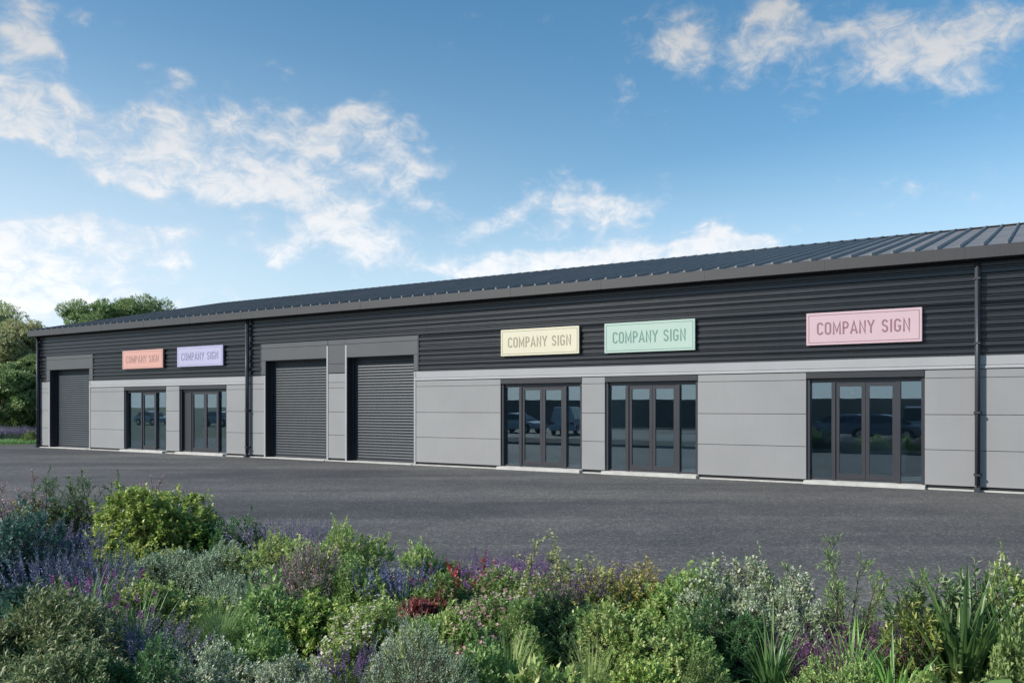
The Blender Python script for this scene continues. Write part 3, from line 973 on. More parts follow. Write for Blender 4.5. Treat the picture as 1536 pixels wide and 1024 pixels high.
def blades(pm, p, az_, tilt, L, W, bend, K=7, fold=.25, taper=1.6, twist=0.0):
    """grass and strap leaves that rise from p and arch over"""
    n = len(p)
    t = np.linspace(0, 1, K)
    ang = tilt[:, None] + bend[:, None] * t[None, :] ** 1.5       # from the vertical
    ang = np.minimum(ang, 2.7)
    h = np.stack([np.cos(az_), np.sin(az_), np.zeros(n)], 1)
    sd = np.stack([-np.sin(az_ + twist), np.cos(az_ + twist), np.zeros(n)], 1)
    step = L[:, None] / (K - 1)
    dx = np.sin(ang) * step; dz = np.cos(ang) * step
    cx = np.concatenate([np.zeros((n, 1)), np.cumsum(dx[:, :-1], 1)], 1)
    cz = np.concatenate([np.zeros((n, 1)), np.cumsum(dz[:, :-1], 1)], 1)
    cen = p[:, None, :] + h[:, None, :] * cx[:, :, None] + UP[None, None, :] * cz[:, :, None]
    wp = np.clip(1 - t ** taper, .02, 1) * np.clip(.55 + t * 1.6, 0, 1)
    nr = -h[:, None, :] * np.cos(ang)[:, :, None] + UP[None, None, :] * np.sin(ang)[:, :, None]
    off = (W[:, None] * wp[None, :] * .5)[:, :, None]
    up = nr * off * fold * 2
    A = cen + sd[:, None, :] * off + up
    B = cen - sd[:, None, :] * off + up
    V = np.stack([A, cen, B], 2).reshape(n, K * 3, 3)
    qs = []
    for k in range(K - 1):
        for j in range(2):
            qs.append([k * 3 + j, k * 3 + j + 1, (k + 1) * 3 + j + 1, (k + 1) * 3 + j])
    Q = ((np.arange(n) * K * 3)[:, None, None] + np.array(qs)[None]).reshape(-1, 4)
    pm.add(V, Q)

def tubes(pm, a, b, ra, rb, k=4):
    d = unit(b - a)
    ref = np.where(np.abs(d[:, 2:3]) > .9, np.array([[1., 0, 0]]), np.array([[0., 0, 1.]]))
    u = unit(np.cross(d, ref)); v = np.cross(d, u)
    n = len(a)
    ang = np.arange(k) * 2 * PI / k
    ring = u[:, None, :] * np.cos(ang)[None, :, None] + v[:, None, :] * np.sin(ang)[None, :, None]
    V = np.concatenate([a[:, None, :] + ring * np.asarray(ra).reshape(-1, 1, 1), b[:, None, :] + ring * np.asarray(rb).reshape(-1, 1, 1)], 1)
    qs = np.array([[j, (j + 1) % k, k + (j + 1) % k, k + j] for j in range(k)])
    Q = ((np.arange(n) * 2 * k)[:, None, None] + qs[None]).reshape(-1, 4)
    pm.add(V, Q)

def twig_leaves(pm, base, tip, m, L, W, jit=.25, spread=.9, fold=.16, curl=.2, start=.25, up=.8, whorl=False):
    """m leaves spiralling along each twig from base to tip"""
    n = len(base)
    ax = unit(tip - base)
    ref = unit(np.cross(ax, rng.normal(size=(n, 3))))
    ref2 = np.cross(ax, ref)
    ph0 = rng.uniform(0, 2 * PI, n)
    for k in range(m):
        f = start + (1 - start) * (k + .5) / m if not whorl else .93 + .07 * (k / m)
        ph = ph0 + k * 2.39996 + rng.normal(size=n) * .3
        rad = ref * np.cos(ph)[:, None] + ref2 * np.sin(ph)[:, None]
        last = (k == m - 1)
        sp = spread * (.25 if last else 1) * (1.1 - .35 * k / m)
        d = unit(ax + rad * sp * (1 + rng.normal(size=(n, 1)) * .25) + rng.normal(size=(n, 3)) * jit * .5)
        nr = ax * .5 + UP * up + rng.normal(size=(n, 3)) * jit
        p = base + (tip - base) * f
        sc = rng.uniform(.65, 1.2, n) * (1 - .25 * (k / m))
        leaves(pm, p, d, nr, L * sc, W * sc * rng.uniform(.85, 1.1, n), fold, curl)

def mound_twigs(R, H, n, tl, bumps=.16, low=.02, upb=.45, inner=.62, flat=1.0):
    """twigs that end over a lumpy dome of radius R and height H"""
    z = rng.uniform(low, 1, n) ** flat
    a = rng.uniform(0, 2 * PI, n)
    rr = np.sqrt(np.maximum(0, 1 - z ** 2))
    d = np.stack([rr * np.cos(a), rr * np.sin(a), z], 1)
    k = rng.normal(size=(5, 3)) * 2.6; ph = rng.uniform(0, 6.28, 5)
    bump = 1 + bumps * np.sin(d @ k.T * 1.25 + ph).mean(1) * 2.6
    depth = 1 - (rng.uniform(0, 1, n) ** 2.6) * (1 - inner)
    r = bump * depth
    esc = rng.uniform(0, 1, n) < .07                      # shoots that stand clear of the mound
    r = np.where(esc, bump * rng.uniform(1.0, 1.16, n), r)
    tip = d * np.array([R, R, H]) * r[:, None]
    tip[:, 2] = np.maximum(tip[:, 2], .03)
    dirn = unit(d * np.array([1, 1, .8]) + UP * upb + rng.normal(size=(n, 3)) * .28)
    base = tip - dirn * (tl * rng.uniform(.7, 1.3, n))[:, None]
    base[:, 2] = np.maximum(base[:, 2], .0)
    return base, tip

def stems_to(pm, base, frac, r, spread=.08):
    n = max(4, int(len(base) * frac))
    idx = rng.choice(len(base), n, replace=False)
    b = base[idx]
    root = np.stack([rng.normal(size=n) * spread, rng.normal(size=n) * spread, np.zeros(n)], 1)
    mid = root * .4 + b * .6 + np.stack([b[:, 0] * -.12, b[:, 1] * -.12, b[:, 2] * .05], 1)
    tubes(pm, root, mid, np.full(n, r), np.full(n, r * .7))
    tubes(pm, mid, b, np.full(n, r * .7), np.full(n, r * .35))

def rays_stems(n, Hh, spread, tilt=.35):
    """upright branching stems for open shrubs: returns (base, tip) of twigs and the wood segments"""
    segs = []; tw = []
    for i in range(n):
        a = rng.uniform(0, 2 * PI); tl = abs(rng.normal()) * tilt
        p = np.array([math.cos(a) * spread * rng.uniform(0, .4), math.sin(a) * spread * rng.uniform(0, .4), 0])
        d = unit(np.array([math.cos(a) * tl, math.sin(a) * tl, 1.0]))
        L = Hh * rng.uniform(.62, 1.05); K = 7
        for k in range(K):
            q = p + d * L / K
            segs.append((p, q, .006 * (1 - k / K) + .0018))
            if k >= 2:
                for _ in range(rng.integers(2, 5)):
                    sd = unit(d * .9 + rng.normal(size=3) * .55 + UP * .15)
                    st = p + (q - p) * rng.uniform()
                    ln = Hh * rng.uniform(.10, .22) * (1.15 - .5 * k / K)
                    segs.append((st, st + sd * ln, .0022))
                    tw.append((st, st + sd * ln))
            p = q; d = unit(d + rng.normal(size=3) * .10 + np.array([math.cos(a), math.sin(a), 0]) * .03)
        tw.append((p - d * Hh * .12, p + d * Hh * .03))
    return np.array([t[0] for t in tw]), np.array([t[1] for t in tw]), segs

def spikes(pm_stem, pm_flo, root, tip, frac=.4, nf=26, fl=.016, fw=.010, rad=.008, r=.0022, taper=.6):
    """flower spikes: a stem with florets packed round its upper part"""
    n = len(root)
    tubes(pm_stem, root, tip, np.full(n, r), np.full(n, r * .5))
    ax = unit(tip - root)
    ref = unit(np.cross(ax, rng.normal(size=(n, 3)))); r2 = np.cross(ax, ref)
    for k in range(nf):
        f = 1 - frac + frac * (k + rng.uniform(0, 1, n)) / nf
        g = (f - (1 - frac)) / frac
        ph = rng.uniform(0, 2 * PI, n)
        rd = ref * np.cos(ph)[:, None] + r2 * np.sin(ph)[:, None]
        p = root + (tip - root) * f[:, None] + rd * rad * .3
        sz = (1 - taper * g) * rng.uniform(.7, 1.25, n)
        leaves(pm_flo, p, unit(rd * 1.0 + ax * .75 + rng.normal(size=(n, 3)) * .2), ax + rng.normal(size=(n, 3)) * .4, fl * sz, fw * sz, .2, .1, .6)

def daisies(pm, pos, nr, size, petals=6):
    n = len(pos); nr = unit(nr)
    ref = unit(np.cross(nr, rng.normal(size=(n, 3)))); r2 = np.cross(nr, ref)
    for k in range(petals):
        a = 2 * PI * k / petals
        d = ref * math.cos(a) + r2 * math.sin(a) + nr * .25
        leaves(pm, pos, d, nr, size, size * .75, .1, .12, .6)

# ------------------------------------------------------------------ leaf colours
G = lambda *c: list(c)
ML = {
 'mid': leaf_mat('leaf_mid_green', [(.038, .070, .020), (.076, .118, .036), (.130, .172, .062)]),
 'fresh': leaf_mat('leaf_fresh_green', [(.060, .098, .026), (.115, .162, .046), (.200, .238, .092)]),
 'gold': leaf_mat('leaf_yellow_green', [(.034, .064, .014), (.080, .120, .024), (.140, .175, .040), (.215, .235, .080)], rough=.38, spec=.5),
 'dark': leaf_mat('leaf_dark_green', [(.016, .040, .014), (.030, .064, .024), (.058, .100, .036)], rough=.4, spec=.45),
 'blue': leaf_mat('leaf_blue_green', [(.018, .045, .038), (.032, .072, .058), (.055, .105, .085)]),
 'sage': leaf_mat('leaf_grey_sage', [(.066, .098, .056), (.108, .146, .092), (.165, .205, .140)], rough=.7, trans=.18),
 'silver': leaf_mat('leaf_silver_edged', [(.050, .084, .034), (.110, .150, .080), (.190, .230, .140), (.300, .325, .225)], rough=.6, trans=.2),
 'bronze': leaf_mat('leaf_bronze_green', [(.022, .042, .016), (.045, .075, .028), (.085, .115, .050), (.180, .190, .110)], rough=.45),
 'wine': leaf_mat('leaf_wine_red', [(.050, .016, .018), (.110, .035, .036), (.190, .075, .070)]),
 'mauve': leaf_mat('leaf_mauve_green', [(.050, .062, .045), (.095, .085, .075), (.150, .105, .120)]),
 'olive': leaf_mat('leaf_olive_ochre', [(.060, .075, .022), (.130, .135, .035), (.230, .200, .055)]),
 'grass': leaf_mat('blade_green', [(.036, .076, .024), (.066, .124, .040), (.120, .182, .070)]),
 'strap': leaf_mat('strap_leaf_green', [(.030, .070, .020), (.070, .130, .030), (.140, .200, .050)], rough=.4, spec=.5),
 'strapdark': leaf_mat('strap_leaf_dark', [(.018, .042, .014), (.035, .070, .022), (.070, .115, .035)], rough=.38, spec=.5),
 'paddle': leaf_mat('paddle_leaf', [(.050, .085, .026), (.075, .115, .035)], rough=.35, spec=.5),
 'lavleaf': leaf_mat('lavender_leaf', [(.055, .080, .060), (.085, .110, .090), (.120, .140, .125)], rough=.75, trans=.15),
 'autumn': leaf_mat('leaf_early_autumn', [(.095, .125, .050), (.155, .180, .078), (.225, .228, .115), (.265, .245, .135)]),
 'tree': leaf_mat('leaf_tree_green', [(.048, .080, .030), (.085, .122, .048), (.130, .170, .074)]),
 'hedge': leaf_mat('leaf_hedge_green', [(.018, .038, .012), (.035, .060, .020), (.060, .090, .030)]),
}
MFL = {
 'purple': leaf_mat('petal_purple', [(.150, .060, .240), (.230, .110, .340), (.300, .180, .420)], trans=.3),
 'magenta': leaf_mat('petal_magenta', [(.230, .040, .220), (.330, .080, .320), (.400, .150, .400)], trans=.3),
 'blue': leaf_mat('petal_blue', [(.090, .105, .240), (.140, .155, .320), (.210, .220, .410)], trans=.3),
 'lilac': leaf_mat('petal_lilac', [(.230, .190, .360), (.320, .270, .460), (.420, .360, .540)], trans=.3),
 'red': leaf_mat('petal_red', [(.380, .030, .035), (.520, .060, .060), (.560, .130, .110)], trans=.25),
 'pink': leaf_mat('petal_pink', [(.420, .170, .230), (.560, .290, .340), (.640, .430, .450)], trans=.3),
 'white': leaf_mat('petal_white', [(.560, .540, .470), (.680, .660, .600), (.720, .620, .580)], trans=.3),
 'cream': leaf_mat('petal_cream_yellow', [(.420, .400, .180), (.560, .530, .260), (.640, .610, .380)], trans=.3),
 'ochre': leaf_mat('petal_ochre', [(.300, .220, .050), (.430, .320, .080), (.520, .430, .150)], trans=.3),
}
M_TWIG = painted('twig_bark', (.075, .055, .038), rough=.85, var=.25, scale=20)
M_GSTEM = painted('green_stem', (.055, .080, .030), rough=.7, var=.2, scale=20)
M_BARK = painted('tree_bark', (.085, .068, .050), rough=.9, var=.3, scale=6, bump=.3)

# ------------------------------------------------------------------ prototypes: dicts of part name -> (mesh, material)
def mk(parts):
    out = []
    for nm, pm, mat, stuff in parts:
        if pm.n:
            me = pm.mesh(nm); me.materials.append(mat); out.append((nm, me, stuff))
    return out

def p_mound(mat, R=.5, H=.6, n=900, m=9, L=.042, W=.022, tl=.10, flowers=None, nfl=0, fs=.014, stem=M_TWIG, **kw):
    L *= 1.14; W *= 1.22
    lf, st, fl = PM(), PM(), PM()
    tk = {k: kw.pop(k) for k in ('bumps', 'low', 'upb', 'inner', 'flat') if k in kw}
    b, t = mound_twigs(R, H, n, tl, **tk)
    twig_leaves(lf, b, t, m, np.full(n, L), np.full(n, W), **kw)
    stems_to(st, b, .12, .006)
    tubes(st, b, t, np.full(n, .0018), np.full(n, .001), 3)
    if flowers:
        outer = np.argsort(-(t[:, 2] / H + np.hypot(t[:, 0], t[:, 1]) / R))[:n * 2 // 3]
        idx = rng.choice(outer, min(nfl, len(outer)), replace=False)
        reps = 3
        P = np.concatenate([t[idx] + rng.normal(size=(len(idx), 3)) * .018 + UP * .015 for _ in range(reps)])
        daisies(fl, P, UP * .8 + unit(P) * .6 + rng.normal(size=P.shape) * .3, np.full(len(P), fs) * rng.uniform(.7, 1.3, len(P)), 5)
    return mk([('foliage', lf, ML[mat], False), ('stems', st, stem, True)] + ([('flowers', fl, MFL[flowers], True)] if flowers else []))

def p_open(mat, n=12, H=.9, spread=.3, m=9, L=.05, W=.012, tilt=.35, tips=None, **kw):
    lf, st, fl = PM(), PM(), PM()
    b, t, segs = rays_stems(n, H, spread, tilt)
    k = len(b)
    twig_leaves(lf, b, t, m, np.full(k, L), np.full(k, W), **kw)
    tubes(st, np.array([s[0] for s in segs]), np.array([s[1] for s in segs]), np.array([s[2] for s in segs]), np.array([s[2] * .7 for s in segs]))
    if tips:
        top = np.argsort(-t[:, 2])[:k // 3]
        P = np.concatenate([t[top] + rng.normal(size=(len(top), 3)) * .02 for _ in range(5)])
        daisies(fl, P, UP + rng.normal(size=P.shape) * .6, np.full(len(P), .011), 4)
    return mk([('foliage', lf, ML[mat], False), ('stems', st, M_TWIG, True)] + ([('flowers', fl, MFL[tips], True)] if tips else []))

def p_grass(mat, n=420, L=.55, W=.006, tilt=.5, bend=1.1, R=.05, K=7, extra=None, **kw):
    lf, st, fl = PM(), PM(), PM()
    a = rng.uniform(0, 2 * PI, n); r = R * np.sqrt(rng.uniform(0, 1, n))
    p = np.stack([r * np.cos(a), r * np.sin(a), np.zeros(n)], 1)
    ti = np.abs(rng.normal(size=n)) * tilt
    blades(lf, p, a + rng.normal(size=n) * .4, ti, L * rng.uniform(.55, 1.1, n), W * rng.uniform(.7, 1.2, n), bend * rng.uniform(.3, 1.3, n), K, **kw)
    if extra:
        col, ns, h, fr, fsz = extra
        aa = rng.uniform(0, 2 * PI, ns); tl = np.abs(rng.normal(size=ns)) * .28
        root = np.stack([np.cos(aa) * R, np.sin(aa) * R, np.zeros(ns) + .02], 1) * rng.uniform(.2, 1.6, ns)[:, None]
        tip = root + np.stack([np.cos(aa) * np.sin(tl), np.sin(aa) * np.sin(tl), np.cos(tl)], 1) * (h * rng.uniform(.75, 1.1, ns))[:, None]
        spikes(st, fl, root, tip, fr, 30, fsz, fsz * .62, fsz * .5)
    return mk([('foliage', lf, ML[mat], False)] + ([('stems', st, M_GSTEM, True), ('flowers', fl, MFL[extra[0]], True)] if extra else []))

def p_spike(mat, col, R=.35, H=.32, n=420, m=9, L=.035, W=.009, ns=70, h=.55, frac=.42, fs=.015, nf=30, tilt=.22):
    """leafy mound with many flower spikes standing out of it"""
    lf, st, fl = PM(), PM(), PM()
    b, t = mound_twigs(R, H, n, .10, upb=.9)
    twig_leaves(lf, b, t, m, np.full(n, L), np.full(n, W), spread=.7)
    stems_to(st, b, .1, .004)
    a = rng.uniform(0, 2 * PI, ns); r = R * .85 * np.sqrt(rng.uniform(0, 1, ns))
    root = np.stack([r * np.cos(a), r * np.sin(a), np.full(ns, H * .35)], 1)
    ti = r / R * tilt * 1.5 + np.abs(rng.normal(size=ns)) * tilt * .5
    tip = root + np.stack([np.cos(a) * np.sin(ti), np.sin(a) * np.sin(ti), np.cos(ti)], 1) * (h * rng.uniform(.7, 1.08, ns) - H * .35)[:, None]
    spikes(st, fl, root, tip, frac, nf, fs, fs * .62, fs * .5)
    return mk([('foliage', lf, ML[mat], False), ('stems', st, M_GSTEM, True), ('flowers', fl, MFL[col], True)])

def p_paddle(mat='paddle', n=9, L=.19, W=.15):
    lf, st = PM(), PM()
    a = np.arange(n) * 2.4 + rng.normal(size=n) * .2
    ti = rng.uniform(.25, .95, n)
    d = np.stack([np.cos(a) * np.sin(ti), np.sin(a) * np.sin(ti), np.cos(ti)], 1)
    hgt = rng.uniform(.10, .24, n)
    base = d * hgt[:, None]
    root = np.stack([np.cos(a) * .02, np.sin(a) * .02, np.zeros(n)], 1)
    tubes(st, root, base, np.full(n, .007), np.full(n, .005), 6)
    nr = UP * .7 - np.stack([np.cos(a), np.sin(a), np.zeros(n)], 1) * .55
    round_leaves(lf, base, d + np.stack([np.cos(a), np.sin(a), np.zeros(n)], 1) * .3, nr, L * rng.uniform(.75, 1.15, n), W * rng.uniform(.8, 1.1, n))
    return mk([('foliage', lf, ML[mat], False), ('stems', st, M_GSTEM, True)])

def p_broad(mat, n=60, H=.55, R=.5, m=9, L=.13, W=.036, tl=.22, **kw):
    """large leaved shrub whose leaves sit in whorls at the twig ends"""
    lf, st = PM(), PM()
    b, t = mound_twigs(R, H, n, tl, upb=.8, inner=.5)
    twig_leaves(lf, b, t, m, np.full(n, L), np.full(n, W), start=.55, spread=1.15, curl=.28, **kw)
    stems_to(st, b, .7, .007)
    tubes(st, b, t, np.full(n, .005), np.full(n, .003))
    return mk([('foliage', lf, ML[mat], False), ('stems', st, M_TWIG, True)])

PROTO = {
 # name: (maker, nominal height, nominal width)
 'gold_bush': (lambda: p_mound('gold', .68, .86, 1500, 9, .060, .034, .13, bumps=.2, curl=.3), .92, 1.4),
 'gold_low': (lambda: p_mound('gold', .5, .5, 1000, 9, .045, .026, .10, bumps=.18), .55, 1.05),
 'spiraea': (lambda: p_mound('fresh', .55, .55, 1500, 10, .036, .018, .10, flowers='cream', nfl=160, fs=.012, bumps=.2), .6, 1.1),
 'mid_bush': (lambda: p_mound('mid', .5, .55, 1200, 9, .042, .022, .11, bumps=.22), .6, 1.05),
 'fresh_bush': (lambda: p_mound('fresh', .5, .55, 1200, 9, .050, .027, .12, bumps=.22), .6, 1.05),
 'whitefleck': (lambda: p_mound('fresh', .5, .5, 1200, 9, .040, .022, .10, flowers='white', nfl=210, fs=.016, bumps=.2), .55, 1.05),
 'pinkbush': (lambda: p_mound('mid', .5, .55, 1200, 9, .042, .022, .11, flowers='pink', nfl=330, fs=.018, bumps=.22), .6, 1.05),
 'dark_bush': (lambda: p_mound('dark', .5, .6, 1200, 9, .045, .020, .12, bumps=.24), .65, 1.05),
 'blue_bush': (lambda: p_mound('blue', .5, .6, 1200, 9, .050, .022, .12, bumps=.22), .65, 1.05),
 'olive_bush': (lambda: p_mound('olive', .5, .6, 1200, 10, .036, .014, .13, bumps=.26, spread=.7), .65, 1.05),
 'silver_bush': (lambda: p_mound('silver', .55, .62, 1500, 10, .036, .018, .11, bumps=.24), .68, 1.15),
 'bronze_bush': (lambda: p_mound('bronze', .5, .62, 1150, 9, .058, .017, .12, bumps=.24, curl=.35), .68, 1.1),
 'sage_bush': (lambda: p_mound('sage', .55, .5, 1500, 11, .034, .010, .12, bumps=.24, spread=.75), .56, 1.15),
 'rosemary': (lambda: p_mound('sage', .5, .5, 1500, 14, .026, .0055, .13, bumps=.2, spread=.8, upb=.8), .56, 1.05),
 'mauve_bush': (lambda: p_mound('mauve', .5, .5, 1000, 10, .030, .012, .13, flowers='pink', nfl=90, fs=.009, bumps=.25), .55, 1.05),
 'wine_plant': (lambda: p_mound('wine', .35, .28, 420, 7, .055, .036, .09, bumps=.2), .32, .75),
 'open_twig': (lambda: p_open('dark', 15, 1.0, .35, 9, .036, .016, .42), 1.0, .9),
 'open_twig_red': (lambda: p_open('mauve', 13, .95, .3, 9, .034, .015, .38, tips='pink'), .97, .85),
 'willowy': (lambda: p_open('mid', 13, .95, .3, 11, .062, .009, .40, spread_=None) if False else p_open('mid', 13, .95, .3, 11, .062, .010, .40), .97, .9),
 'airy_ochre': (lambda: p_open('olive', 22, .62, .35, 10, .030, .010, .42, tips='ochre'), .63, .8),
 'airy_gold': (lambda: p_open('gold', 18, .62, .35, 10, .036, .016, .42, tips='cream'), .63, .8),
 'tall_sprig': (lambda: p_open('fresh', 5, .9, .1, 9, .034, .018, .14, tips='cream'), .92, .4),
 'salvia_blue': (lambda: p_spike('blue', 'blue', .38, .38, 420, 9, .050, .017, 85, .62, .42, .026, 36), .64, .95),
 'salvia_purple': (lambda: p_spike('mid', 'purple', .32, .36, 400, 9, .050, .018, 52, .64, .40, .026, 34), .65, .85),
 'veronica': (lambda: p_spike('mid', 'lilac', .3, .36, 380, 9, .046, .016, 50, .70, .46, .026, 40), .72, .85),
 'lavender': (lambda: p_spike('lavleaf', 'lilac', .38, .32, 650, 11, .034, .007, 170, .56, .30, .017, 20, .42), .57, 1.0),
 'lavender_dark': (lambda: p_spike('lavleaf', 'lilac', .36, .30, 600, 11, .040, .007, 170, .46, .36, .017, 22, .55), .46, 1.0),
 'heather': (lambda: p_spike('mauve', 'magenta', .42, .22, 420, 9, .028, .008, 170, .36, .6, .018, 30, .5), .37, 1.0),
 'lavender_far': (lambda: p_spike('lavleaf', 'lilac', .42, .36, 500, 9, .05, .012, 150, .62, .45, .034, 18, .35), .63, 1.15),
 'penstemon': (lambda: p_spike('mid', 'red', .28, .38, 420, 9, .055, .018, 13, .62, .30, .042, 14, .26), .6, .75),
 'iris_flower': (lambda: p_grass('strapdark', 120, .62, .022, .34, .8, .14, 7, extra=('magenta', 12, .60, .14, .030)), .6, .9),
 'iris_blue': (lambda: p_grass('strap', 150, .52, .016, .35, .7, .16, 7, extra=('blue', 30, .60, .28, .022)), .6, .85),
 'tuft': (lambda: p_grass('grass', 900, .62, .0055, .62, 1.5, .07, 8), .50, 1.0),
 'tuft_small': (lambda: p_grass('fresh', 260, .42, .007, .5, 1.0, .05, 7), .36, .7),
 'spiky': (lambda: p_grass('silver', 70, .52, .014, .85, .8, .06, 6), .46, .85),
 'strap_gold': (lambda: p_grass('strapdark', 95, .66, .032, .85, 1.25, .07, 8), .52, 1.1),
 'strap_dark': (lambda: p_grass('strapdark', 130, .76, .044, .62, 1.4, .14, 8), .60, 1.15),
 'strap_small': (lambda: p_grass('strap', 55, .42, .032, .60, 1.0, .07, 7), .36, .6),
 'paddle': (lambda: p_paddle(), .42, .7),
 'pale_broad': (lambda: p_mound('fresh', .34, .30, 170, 8, .085, .040, .12, bumps=.2, curl=.3), .38, .75),
 'laurel': (lambda: p_broad('bronze', 100, .74, .46, 11, .120, .034, .26), .85, 1.05),
 'laurel_gold': (lambda: p_broad('gold', 110, .62, .46, 11, .085, .030, .2), .7, 1.05),
 'bright_leaf': (lambda: p_mound('mid', .45, .4, 480, 8, .066, .032, .12, bumps=.2, curl=.3), .46, .95),
 'mossy': (lambda: p_mound('fresh', .5, .26, 1100, 9, .030, .016, .08, bumps=.2), .3, 1.05),
}
_cache = {}
def plant(kind, name, X, Y, ht, wd, label, cat='shrub', group=None, rz=None, zb=.05):
    mkf, h0, w0 = PROTO[kind]
    if kind not in _cache: _cache[kind] = mkf()
    root = empty(name, (X, Y, zb), rng.uniform(0, 2 * PI) if rz is None else rz, label, cat, group)
    root.scale = (wd / w0, wd / w0, ht / h0)
    for nm, me, stuff in _cache[kind]:
        o = bpy.data.objects.new(nm, me); COL.objects.link(o); o.parent = root
        if stuff: o['kind'] = 'stuff'
    return root

def bed_plant(kind, name, px, ytop, ht, wd, label, cat='shrub', group=None, **kw):
    """stand a plant of known height where its top shows at (px, ytop) from the eye height"""
    Y = F * (EYE - ht - .05) / (ytop - 610)
    X = (px - 768) / F * Y
    return plant(kind, name, X, Y, ht, wd, label, cat, group, **kw)
